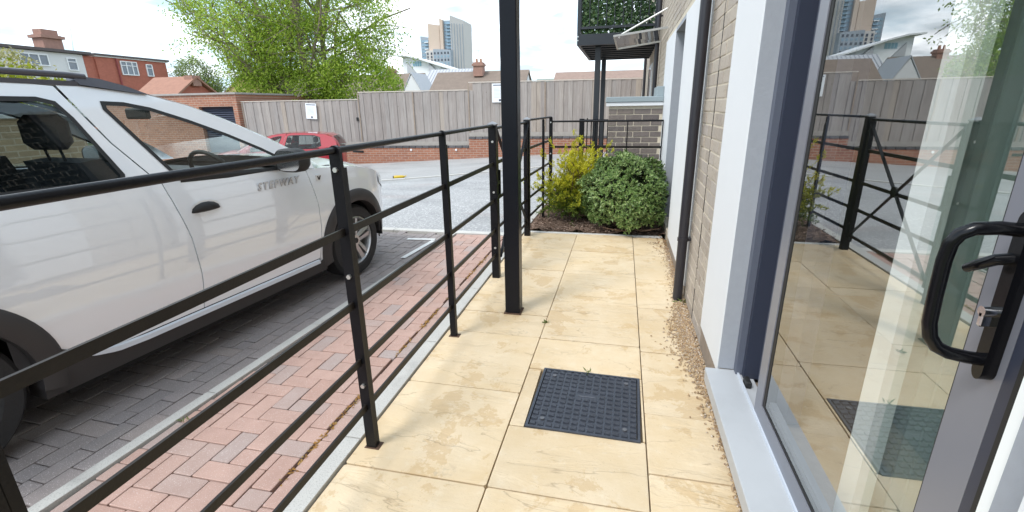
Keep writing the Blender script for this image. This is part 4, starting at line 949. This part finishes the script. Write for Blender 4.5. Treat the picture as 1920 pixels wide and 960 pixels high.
# chrome lettering on the door and the side emblem
def text(body, size, m, parent, loc, rot, ext=.0015, off=0, shear=0, space=1.1):
    cu = bpy.data.curves.new('lettering', 'FONT'); cu.body = body; cu.size = size; cu.extrude = ext; cu.offset = off; cu.shear = shear; cu.space_character = space; cu.resolution_u = 2
    tmp = bpy.data.objects.new('tmp', cu); C.objects.link(tmp); dg = bpy.context.evaluated_depsgraph_get(); me = bpy.data.meshes.new_from_object(tmp.evaluated_get(dg)); bpy.data.objects.remove(tmp)
    me.materials.clear(); me.materials.append(m); o = link('lettering', me, parent, loc); o.rotation_euler = rot; return o
fdoor = [c for c in white.children if c.name.startswith('front_door')][0]
GREYT = M('badge_grey', (.33, .33, .35), .35, .2, var=.1); LIGHTT = M('badge_silver', (.66, .66, .66), .35, 0, var=.05)
text('STEPWAY', .068, GREYT, fdoor, (-.010, -.955, .908), (R_(90 + 6), 0, R_(90)), .001, .0022, .15, 1.30)
text('STEPWAY', .068, LIGHTT, fdoor, (-.0085, -.955, .908), (R_(90 + 6), 0, R_(90)), .001, -.0008, .15, 1.30)
em = MB().prism([(-.425, .895), (-.375, .895), (-.362, .935), (-.418, .935)], 'x', -.02, -.004).build('emblem', LIGHTT, white)
MB().prism([(-.410, .928), (-.400, .928), (-.392, .910), (-.381, .928), (-.371, .928), (-.386, .899), (-.398, .899)], 'x', -.006, -.002).build('emblem_mark', RUB, em)
car('parked_car', 'dark teal car parked beyond the white car, seen through its windows', (-4.75, 3.2, 0), R_(4), DPAINT, CARGLASS, TINTGLASS, trim=False, rails_=False, sz=.93)
red = car('parked_car', 'small red hatchback parked in front of the timber fence', (-11.25, 12.6, -.60), R_(-112), RPAINT, CARGLASS, TINTGLASS, trim=False, rails_=False, sz=.93)
red.scale = (.92, .92, .90)

# ------------------------------------------------------------------ timber fence on the brick retaining wall
def fy(x): return 14.65 + (x + 12.9) * .06
fw = thing('retaining_wall', 'low red brick retaining wall with dark coping under the timber fence', 'wall')
for i, (a, b, zt_) in enumerate(((-13.2, -9.4, -.02), (-9.4, -4.86, .21), (-4.86, .5, .49))):
    y0, y1 = fy(a), fy(b); m = MB()
    m.add([(a, y0 - .11, -1), (b - .001, y1 - .11, -1), (b - .001, y1 + .11, -1), (a, y0 + .11, -1), (a, y0 - .11, zt_ - .07), (b - .001, y1 - .11, zt_ - .07), (b - .001, y1 + .11, zt_ - .07), (a, y0 + .11, zt_ - .07)], [(0, 3, 2, 1), (4, 5, 6, 7), (0, 1, 5, 4), (1, 2, 6, 5), (2, 3, 7, 6), (3, 0, 4, 7)]); m.build('brick_face', REDW, fw)
    n = int((b - a) / .225)
    for k in range(n):
        xa = a + (b - a) * k / n; xb = a + (b - a) * (k + 1) / n - .01; yy = fy((xa + xb) / 2)
        piece('coping_brick', M('dark_coping', (.10, .095, .10), .8, var=.2, scale=20, rnd=.3), fw, xa, xb, yy - .125, yy + .02, zt_ - .07, zt_, bev=.06)
for x in (-6.85, -4.95 - .35): MB().tube([(x, fy(x) - .14, .08), (x, fy(x) - .11, .08)], .035, 10).build('wall_light', M('white_disc', (.8, .8, .8), .5, var=.02), fw)
B('air_brick', RUB, fw, -8.98, -8.55, fy(-8.7) - .125, fy(-8.7) - .11, .0, .06)
fe = thing('timber_fence', 'tall weathered close board fence stepping up along the street', 'fence')
x = -12.95; k = 0
while x < .48:
    w = random.uniform(.13, .155); top = 1.69 if x < -8.6 else (1.91 if x < -4.83 else 2.13); bot = -.02 if x < -9.4 else (.21 if x < -4.86 else .49); top += random.uniform(-.006, .004)
    y = fy(x) + (.004 if k % 2 else -.004); b = piece('board', WOOD, fe, x, min(x + w + .004, .5), y - .009, y + .009, bot + .01, top, bev=.03); b.rotation_euler = (0, random.uniform(-.004, .004), 0); x += w; k += 1
CAP = M('fence_cap', (.55, .49, .43), .8, var=.15, scale=8)
for a, b, z in ((-12.95, -8.6, 1.70), (-8.6, -4.83, 1.92), (-4.83, .5, 2.14)): MB().bar((a, fy(a), z + .012), (b, fy(b), z + .012), .06, .028).build('capping_rail', CAP, fe)
for a, b, z in ((-12.95, -9.4, -.02), (-9.4, -4.86, .21), (-4.86, .5, .49)): MB().bar((a, fy(a) - .032, z + .07), (b, fy(b) - .032, z + .07), .02, .13).build('gravel_board', M('gravel_board', (.36, .33, .30), .9, var=.2, scale=10), fe)
for x, t_ in ((-12.9, 1.69), (-8.6, 1.9), (-6.7, 1.9), (-4.84, 2.12), (-2.4, 2.12)): B('post', M('fence_post', (.30, .24, .19), .9, var=.3, scale=12), fe, x - .02, x + .02, fy(x) - .035, fy(x) - .024, 0, t_)
hinge = B('hinge', RUB, fe, -8.72, -8.66, fy(-8.7) - .05, fy(-8.7) - .02, 1.03, 1.14)
WB = M('notice_board', (.80, .82, .84), .5, var=.02); GT = M('notice_print', (.20, .22, .27), .6, var=.1); DKT = M('notice_emblem', (.08, .09, .12), .6, var=.1)
def notice(x0, x1, z0, z1, tilt, label):
    y = fy((x0 + x1) / 2) - .05; t = thing('notice_sign', label, 'sign', ((x0 + x1) / 2, y, z0)); t.rotation_euler = (0, tilt, 0); w, h = x1 - x0, z1 - z0
    B('board', WB, t, -w / 2, w / 2, -.006, .006, 0, h); B('heading', GT, t, -w * .42, w * .42, -.009, -.0065, h * .88, h * .94)
    for k in range(8): B('print_line', M('faint_print', (.48, .51, .56), .6, var=.05), t, -w * .38, w * random.uniform(.2, .38), -.009, -.0065, h * (.26 + k * .072), h * (.275 + k * .072))
    B('emblem', DKT, t, -.02, .05, -.009, -.0065, h * .06, h * .17)
notice(-10.54, -10.13, 1.11, 1.615, R_(3), 'white printed notice on the lower fence panel above the red car'); notice(-4.07, -3.60, 1.54, 2.10, 0, 'white printed notice on the taller fence beside the column')
# yellow litter on the road
lx, ly = -5.05, 10.25
lz = terr(lx, ly) + .035
lt = thing('yellow_bottle', 'crushed yellow plastic bottle lying by the far kerb', 'litter', (lx, ly, lz), .3)
MB().tube([(-.14, 0, 0), (-.12, 0, 0), (.06, 0, .005), (.10, 0, .01)], [.034, .04, .036, .02], 12).build('bottle', M('yellow_plastic', (.55, .38, .02), .4, var=.15), lt, True)
MB().tube([(-.165, 0, 0), (-.14, 0, 0)], .03, 10).build('cap', RUB, lt); MB().tube([(.10, 0, .01), (.15, 0, .03)], [.016, .008], 8).build('neck', MATS['yellow_plastic'], lt)

# ------------------------------------------------------------------ left side: buff wall, hedge, garage
bw = thing('boundary_wall', 'buff brick boundary wall behind the parked cars with hedge above', 'wall')
B('brick_face', YELW, bw, -7.5, -7.2, -4, 5.2, -.3, 1.36)
B('coping', CONC, bw, -7.54, -7.16, -4, 5.22, 1.36, 1.41)
hd = thing('hedge', 'bright yellow green clipped hedge over the buff wall', 'hedge')
n = 11000; p = np.column_stack([rng.uniform(-8.9, -7.6, n), rng.uniform(-1, 5.75, n), 0 * np.ones(n)]); top = 1.93 + .08 * np.sin(p[:, 1] * 3) + .05 * np.sin(p[:, 1] * 7.7 + 1) + .04 * np.sin(p[:, 0] * 9); p[:, 2] = 1.2 + (top - 1.2) * rng.uniform(0, 1, n) ** .35
leaves('foliage', p, rdirs(n) + np.array([.2, 0, .5]), rdirs(n) + np.array([.3, 0, .7]), rng.uniform(.05, .10, n), rng.uniform(.03, .06, n), HEDGEL, hd)
B('stems', BARK, hd, -8.7, -7.8, -.9, 5.5, -.4, 1.5)
gr = thing('brick_garage', 'flat roofed red brick garage with a dark slatted door beside the fence', 'garage')
gm = MB().box(-13.2 + .02, -13.0, 14.5, 20, -1, 1.96).box(-14.62 - 5, -14.60, 14.5, 20, -1, 1.96).box(-14.60, -13.18, 14.5, 20, 1.56, 1.96).box(-14.6, -13.18, 14.8, 20, -1, 1.56)
gm.build('wall', REDW, gr); B('coping', M('coping_stone', (.36, .33, .31), .9, var=.2), gr, -19.7, -12.96, 14.45, 20.05, 1.962, 2.02)
for k in range(22): MB().add([(-14.59, 14.62, .0 + k * .072), (-13.19, 14.62, .0 + k * .072), (-13.19, 14.68, .058 + k * .072), (-14.59, 14.68, .058 + k * .072), (-14.59, 14.60, -.012 + k * .072), (-13.19, 14.60, -.012 + k * .072)], [(0, 1, 2, 3), (4, 5, 1, 0)]).build('slat', M('door_slat', (.10, .115, .16), .4, .2, var=.05), gr)

# ------------------------------------------------------------------ houses
TILE = M('brown_roof_tile', (.20, .155, .125), .9, var=.25, scale=3, bump=.4, bscale=8); TILER = M('red_roof_tile', (.33, .17, .12), .9, var=.25, scale=4, bump=.4, bscale=9)
DARKR = M('dark_flat_roof', (.10, .085, .085), .8, var=.2); WHW = M('white_house_wall', (.66, .66, .66), .9, var=.05, scale=1); UPVC = M('white_window_frame', (.80, .81, .82), .5, var=.02)
def win(par, x, y0, y1, z0, z1, bars, axis='x', top=True):
    """window on a wall facing +x (axis x) or -y (axis y)"""
    def bx(a, b, c, d, o0, o1, m=None):
        m = m or MB(); 
        return m.box(x + o0, x + o1, a, b, c, d) if axis == 'x' else m.box(a, b, x - o1, x - o0, c, d)
    fr_ = MB(); f = .07
    for a in ((y0, y0 + f, z0, z1), (y1 - f, y1, z0, z1), (y0 + f, y1 - f, z0, z0 + f), (y0 + f, y1 - f, z1 - f, z1)): bx(*a, .01, .09, fr_)
    for b in bars: bx(b - f / 2, b + f / 2, z0 + f, z1 - f, .01, .085, fr_)
    if top: bx(y0 + f, y1 - f, z0 + (z1 - z0) * .66, z0 + (z1 - z0) * .66 + .05, .01, .08, fr_)
    w = fr_.build('window', UPVC, par); bx(y0 + f, y1 - f, z0 + f, z1 - f, .015, .03).build('pane', M('far_pane', (.13, .16, .20), .1, var=.3, scale=2, spec=.8), w)
rh = thing('red_house', 'red tile hung house with a flat roofed dormer and two white windows', 'house')
B('wall', REDWY, rh, -47, -41.1, 32.0, 38.2, -1, 5.72); B('flat_roof', DARKR, rh, -47.2, -40.9, 31.9, 38.45, 5.80, 5.95); B('fascia', UPVC, rh, -47.1, -40.98, 31.95, 38.35, 5.722, 5.798)
B('side_wall', REDWY, rh, -47, -41.25, 31.2, 31.999, -1, 5.7)
win(rh, -41.1, 33.9, 35.35, 4.45, 5.55, (34.4, 34.9)); win(rh, -41.1, 36.15, 36.75, 4.45, 5.45, ())
MB().tube([(-41.0, 33.6, 1), (-41.0, 33.6, 5.7)], .06, 8).build('drainpipe', M('red_pipe', (.25, .05, .05), .5), rh)
for k in range(0): pass
wh_ = thing('white_house', 'white rendered house with a flat dormer roof and brick chimney', 'house')
B('wall', WHW, wh_, -47, -41.2, 22, 31.15, -1, 5.75); B('flat_roof', DARKR, wh_, -47.2, -40.95, 21.6, 31.7, 5.78, 5.98)
win(wh_, -41.2, 26.9, 28.7, 4.75, 5.55, (27.5, 28.1), top=False); win(wh_, -41.2, 29.9, 30.6, 4.55, 5.45, ())
CH = M('chimney_brick', (.33, .19, .15), .9, var=.25, scale=6)
ch = B('chimney', CH, wh_, -42.6, -41.6, 29.0, 30.3, 5.98, 7.0); B('chimney_cap', CH, ch, -42.75, -41.45, 28.85, 30.45, 6.75, 6.95); B('chimney_cap', CH, ch, -42.5, -41.7, 29.1, 30.2, 6.951, 7.35)
an = thing('roof_aerial', 'thin television aerial on the roof beside the brick chimney', 'aerial')
MB().tube([(-41.6, 30.9, 5.9), (-41.55, 31.2, 8.5)], .022, 6).build('mast', SILVS, an); MB().bar((-41.5, 30.4, 8.6), (-41.5, 32.3, 8.3), .03, .03).build('boom', SILVS, an)
for k in range(6): MB().bar((-41.8, 30.6 + k * .3, 8.57 - k * .045), (-41.2, 30.6 + k * .3, 8.57 - k * .045), .02, .02).build('element', SILVS, an)
def gable(t, x0, x1, y0, y1, ze, zr, wallm, roofm, axis='x', ov=.25, base=-1):
    """ridge along axis; returns wall and roof parts"""
    if axis == 'x':
        ym = (y0 + y1) / 2
        w = MB().box(x0, x1, y0, y1, base, ze).prism([(y0, ze), (y1, ze), (ym, zr - .1)], 'x', x0, x1).build('wall', wallm, t)
        m = MB()
        for s in (-1, 1):
            ye = y0 - ov if s < 0 else y1 + ov; zz_ = ze - ov * (zr - ze) / (ym - y0)
            m.add([(x0 - ov, ye, zz_), (x1 + ov, ye, zz_), (x1 + ov, ym, zr), (x0 - ov, ym, zr), (x0 - ov, ye, zz_ + .12), (x1 + ov, ye, zz_ + .12), (x1 + ov, ym, zr + .12), (x0 - ov, ym, zr + .12)], [(0, 3, 2, 1), (4, 5, 6, 7), (0, 1, 5, 4), (1, 2, 6, 5), (2, 3, 7, 6), (3, 0, 4, 7)])
    else:
        xm = (x0 + x1) / 2
        w = MB().box(x0, x1, y0, y1, base, ze).prism([(x0, ze), (x1, ze), (xm, zr - .1)], 'y', y0, y1).build('wall', wallm, t); m = MB()
        for s in (-1, 1):
            xe = x0 - ov if s < 0 else x1 + ov; zz_ = ze - ov * (zr - ze) / (xm - x0)
            m.add([(xe, y0 - ov, zz_), (xe, y1 + ov, zz_), (xm, y1 + ov, zr), (xm, y0 - ov, zr), (xe, y0 - ov, zz_ + .12), (xe, y1 + ov, zz_ + .12), (xm, y1 + ov, zr + .12), (xm, y0 - ov, zr + .12)], [(0, 3, 2, 1), (4, 5, 6, 7), (0, 1, 5, 4), (1, 2, 6, 5), (2, 3, 7, 6), (3, 0, 4, 7)])
    r = m.build('roof', roofm, t); return w, r
h = thing('tiled_annexe', 'low annexe with a striped red tile roof below the red house', 'house')
w, r = gable(h, -28.3, -25.6, 24, 27, 2.35, 3.35, REDWY, TILER, 'x'); ch = B('chimney', CH, r, -26.0, -25.4, 25.2, 25.8, 2.9, 3.5)
h = thing('yellow_gable_house', 'house with a plain yellow gable end left of the big tree', 'house')
gable(h, -31.5, -26.5, 34, 42, 2.7, 4.35, M('yellow_wall', (.50, .38, .17), .9, var=.06), TILE, 'y', ov=.12)
def chimney(par, x, y, z0, z1, w=.8):
    c = B('chimney', CH, par, x - w / 2, x + w / 2, y - w / 2, y + w / 2, z0, z1); B('chimney_cap', CH, c, x - w / 2 - .08, x + w / 2 + .08, y - w / 2 - .08, y + w / 2 + .08, z1 - .3, z1 - .12)
    for dx in (-.18, .18): MB().tube([(x + dx, y, z1), (x + dx, y, z1 + .3)], [.12, .09], 8).build('chimney_pot', M('clay_pot', (.36, .2, .13), .8), c)
h = thing('brown_roof_house', 'house with a plain brown roof just right of the big tree', 'house')
w, r = gable(h, -29, -20.0, 45, 51, 2.7, 4.70, WHW, TILE, 'x', ov=.1); chimney(r, -23.6, 48, 4.4, 5.3)
h = thing('white_gable_house', 'small house showing a white gable between two brown roofs', 'house')
gable(h, -20.2, -18.2, 43, 46.5, 2.7, 4.45, WHW, M('pale_slate', (.42, .43, .45), .7, var=.1), 'y', ov=.05)
h = thing('grey_roof_house', 'house with a pale grey standing seam roof behind the white gable', 'house')
w, r = gable(h, -22.0, -17.0, 52, 58, 3.5, 5.5, WHW, MATS['pale_slate'], 'x', ov=.1)
for k in range(14): MB().bar((-22 + k * .38, 51.9, 3.60), (-22 + k * .38, 55, 5.63), .05, .06).build('roof_seam', M('roof_seam', (.36, .37, .40), .6), r)
B('lower_wall', UPVC, h, -20.9, -20.0, 51.2, 51.9, 2, 3.6)
h = thing('long_brown_terrace', 'long brown roofed terrace with one brick chimney behind the fence', 'house')
w, r = gable(h, -15.9, -8.0, 39, 44, 2.5, 4.22, WHW, TILE, 'x', ov=.12); chimney(r, -12.1, 41.0, 3.9, 5.0)
an2 = thing('roof_aerial', 'television aerial on the terrace chimney left of the column', 'aerial'); MB().tube([(-12.1, 41, 5.0), (-12.1, 41, 6.0)], .02, 5).bar((-12.4, 41, 5.95), (-11.8, 41, 5.95), .03, .03).build('mast', SILVS, an2)
h = thing('red_brown_terrace', 'terrace with a reddish tiled roof beyond the balcony posts', 'house')
w, r = gable(h, -5.7, 4.5, 40, 45, 2.6, 4.0, WHW, M('weathered_red_tile', (.27, .19, .155), .9, var=.25, scale=4), 'x', ov=.1)
for k in range(5): MB().bar((-5.8, 39.95 + k * .5, 2.68 + k * .28 - .03), (4.6, 39.95 + k * .5, 2.68 + k * .28 - .03), .05, .06).build('tile_course', M('tile_course', (.24, .14, .11), .9), r)
h = thing('grey_roof_cottage', 'low grey green roof far behind the fence between the terraces', 'house'); gable(h, -8.6, -5.8, 48, 52, 2.5, 3.9, WHW, M('grey_green_roof', (.22, .25, .22), .9), 'x', ov=.1)

# ------------------------------------------------------------------ tower and curved roof building
TAN = M('tan_cladding', (.54, .43, .35), .8, var=.06, scale=.2); PALE = M('pale_cladding', (.56, .53, .51), .8, var=.05, scale=.2); BLUEG = M('blue_grey_cladding', (.30, .34, .39), .6, var=.1, scale=.2); GLZ = M('tower_glass', (.22, .33, .42), .25, var=.3, scale=.4, spec=.8)
tw = thing('apartment_tower', 'tall tan and grey apartment tower with stepped tops', 'building', (-112, 300, 0)); tw.location = (0, 0, 0)
def slab(nm, m, x0, x1, z1l, z1r, y0, y1):
    return MB().prism([(x0, 0), (x1, 0), (x1, z1r), (x0, z1l)], 'y', y0, y1).build(nm, m, tw)
slab('low_block', BLUEG, -126.3, -120.6, 44.2, 43.2, 301, 318); slab('tan_block', TAN, -120.59, -113.2, 51, 49.8, 300, 318); slab('tan_spine', TAN, -112.6, -110.6, 53.4, 52.6, 299, 318)
slab('dark_recess', BLUEG, -113.19, -112.61, 49.5, 49.5, 302, 318); slab('glass_bay', BLUEG, -110.59, -105.7, 52.4, 52.2, 301, 318)
fs = MB().add([(-105.69, 299, 0), (-99.2, 306, 0), (-99.2, 322, 0), (-105.69, 322, 0), (-105.69, 299, 54.8), (-99.2, 306, 52.5), (-99.2, 322, 52.5), (-105.69, 322, 54.8)], [(4, 5, 6, 7), (0, 1, 5, 4), (1, 2, 6, 5), (2, 3, 7, 6), (3, 0, 4, 7)]).build('tall_slab', PALE, tw)
slab('front_block', BLUEG, -115.6, -104.5, 35.8, 35.0, 294, 298.9)
slab('podium', PALE, -121, -115.61, 35.3, 35.3, 296, 299.9)
for k in range(17):
    z = 21 + k * 1.95
    if z < 42: 
        B('window', GLZ, tw, -125.6, -121.2, 300.85, 300.99, z, z + 1.3); B('balcony', UPVC if k % 3 else GLZ, tw, -123.4, -121.0, 299.8, 300.84, z - .25, z + .15)
    if 36 < z < 51: B('window', GLZ, tw, -110.3, -106.0, 300.85, 300.99, z, z + 1.35); B('balcony', GLZ, tw, -108.6, -106.0, 299.9, 300.84, z - .3, z + .2)
    if z < 34:
        for x in (-114.6, -112.4, -110.2, -108.0, -106.0): B('window', GLZ if k % 2 else M('dark_window', (.06, .07, .09), .2), tw, x - .55, x + .5, 293.9, 293.99, z, z + 1.25)
        for x in (-120, -117.6): B('window', MATS['dark_window'] if 'dark_window' in MATS else GLZ, tw, x - .5, x + .5, 295.9, 295.99, z, z + 1.4)
for k in range(5):
    f = (k + .5) / 5; x, y = -105.69 + 6.49 * f, 299 + 7 * f; MB().bar((x - .02, y - .08, 18), (x - .02, y - .08, 50.5), .5, .35, (1, 1, 0)).build('window_strip', BLUEG, tw)
cb = thing('curved_roof_building', 'white building with a curved roof in front of the tower', 'building', (-50, 120, 0)); cb.location = (0, 0, 0)
CP = [(-57, 14.35), (-54, 14.2), (-50.5, 13.35), (-47, 12.2), (-43.5, 11.1), (-39.5, 10.2)]
MB().prism([(-55.6, 0), (-39.6, 0)] + [(x, z - .35) for x, z in CP[::-1] if x > -55.7] + [(-55.6, 13.9)], 'y', 120, 132).build('wall', UPVC, cb)
MB().prism(CP + [(x, z - .33) for x, z in CP[::-1]], 'y', 118.6, 133).build('roof', M('white_roof_edge', (.74, .75, .76), .6, var=.03), cb)
for x in (-52.6, -52.0, -51.4, -50.8): B('window', M('cyan_glass', (.22, .42, .52), .2, var=.2), cb, x - .22, x + .22, 119.9, 119.99, 11.6, 12.7)
for x, zt_ in ((-54.2, 12.6), (-48.3, 12.3), (-45.2, 11.6)): MB().prism([(x, 10), (x + 2.2, 10), (x, zt_)], 'y', 119.2, 119.98).build('fin', M('grey_fin', (.42, .43, .45), .7), cb)

# ------------------------------------------------------------------ trees
def tree(name, label, stems, leaf_n, leaf_m, fac, size, spread, blobs, seed=1, bound=None):
    inside = lambda q, m: bound is None or bound(q, m)
    global rng
    random.seed(seed); rng = np.random.default_rng(seed)
    t = thing(name, label, 'tree', stems[0][0]); t.location = (0, 0, 0)
    tr = MB(); tips = []
    def limb(p, d, L, r, lv):
        pts = [p]; q = np.array(p, float); dd = np.array(d, float); n = 6
        if not inside(p, 0): return
        for k in range(n):
            dd = unit(dd + rng.normal(0, .10, 3) + np.array([0, 0, .03 if lv < 2 else -.015])); q = q + dd * L / n
            if not inside(q, .2): break
            pts.append(tuple(q))
        if len(pts) < 3: return
        n = len(pts) - 1
        tr.tube(pts, [max(.008, r * (1 - .55 * k / n)) for k in range(n + 1)], 6 if lv else 9)
        for k in range(1, n + 1): tips.append((pts[k], dd.copy(), lv))
        if lv < 3:
            for k in range({0: 7, 1: 5, 2: 4}[lv]):
                i = random.randint(min(n, 2 if lv == 0 else 1), n); dn = unit(dd * .65 + rng.normal(0, .62, 3) + np.array([0, 0, .12]))
                limb(pts[i], dn, L * random.uniform(.38, .62), r * .45, lv + 1)
    for p, d, L, r in stems: limb(p, unit(np.array(d, float)), L, r, 0)
    tr.build('trunk', BARK, t, True)
    T = [a for a in tips if a[2] >= 2]; P = []; D = []
    idx = rng.integers(0, len(T), leaf_n)
    for i in idx:
        p, d, lv = T[i]; P.append(np.array(p) + rng.normal(0, spread, 3)); D.append(d * .5 + rng.normal(0, .6, 3) + np.array([0, 0, -.25]))
    for (c, rad, k) in blobs:
        u = rdirs(k) * (rng.uniform(.35, 1, k) ** .5)[:, None]; q = np.array(c) + u * np.array(rad)
        keep = (np.sin(q[:, 0] * 3.1 + 1) * np.sin(q[:, 2] * 3.7 + q[:, 0]) * np.cos(q[:, 1] * 2.3) + rng.normal(0, .35, k)) > -.34
        for a in q[keep]: P.append(a); D.append(rng.normal(0, .6, 3) + np.array([0, 0, -.3]))
    ok = [inside(q, -.25) for q in P]; P, D = np.array(P)[ok], np.array(D)[ok]; n = len(P)
    leaves('crown', P, D, rdirs(n) + np.array([0, 0, .8]), rng.uniform(.6, 1.3, n) * size, rng.uniform(.6, 1.1, n) * size * .5, leaf_m, t)
tree('ash_tree', 'large many stemmed green tree rising behind the timber fence',
     [((-13.0, 19, 0), (.02, 0, 1), 7.5, .17), ((-12.75, 19.2, 0), (.14, .05, 1), 7.5, .14), ((-13.4, 18.9, 0), (-.34, -.05, 1), 7.0, .17), ((-13.5, 19.2, .5), (-.62, .1, .9), 6.6, .13), ((-12.5, 19, .3), (.34, 0, 1), 5.0, .09), ((-13.4, 19.4, .8), (-.85, .0, .7), 5.0, .07)],
     46000, ASHL, 1, .13, .22, [((-14.3, 19, 2.3), (2.9, 1.3, 1.15), 10500), ((-11.0, 19, 2.4), (2.2, 1.2, 1.15), 10500), ((-13.3, 19, 4.0), (2.6, 1.3, 1.3), 4200), ((-10.6, 19, 5.0), (1.5, 1.2, 1.6), 2200), ((-14.8, 19, 5.2), (2.2, 1.2, 1.6), 1700), ((-12.2, 19, 7.0), (2.4, 1.3, 1.8), 1800)], 5,
     lambda q, m: -16.4 - max(0, q[2] - 2.4) * 1.05 + m < q[0] < -8.9 - m - max(0, 2.6 - q[2]) * .3)
tree('street_tree', 'small round pale green tree beyond the garage', [((-40.3, 40, -.5), (0, 0, 1), 4.6, .16), ((-40.2, 40, 0), (.3, 0, 1), 3.6, .1)], 5000, PALEL, 1, .22, .35, [((-40.0, 40, 5.0), (1.7, 1.5, 1.6), 2600), ((-38.6, 40, 3.7), (1.2, 1.0, .8), 800)])
tree('garden_tree', 'blossoming yellowish tree in front of the white house', [((-34, 20.0, -.5), (0, 0, 1), 3.5, .14)], 2500, mat_leaf('blossom_leaf', ((.2, (.20, .22, .06)), (.6, (.38, .36, .14)), (1, (.6, .55, .34))), .3), 1, .2, .3, [((-33.5, 20.4, 4.0), (1.6, 2.2, 1.0), 3000)])
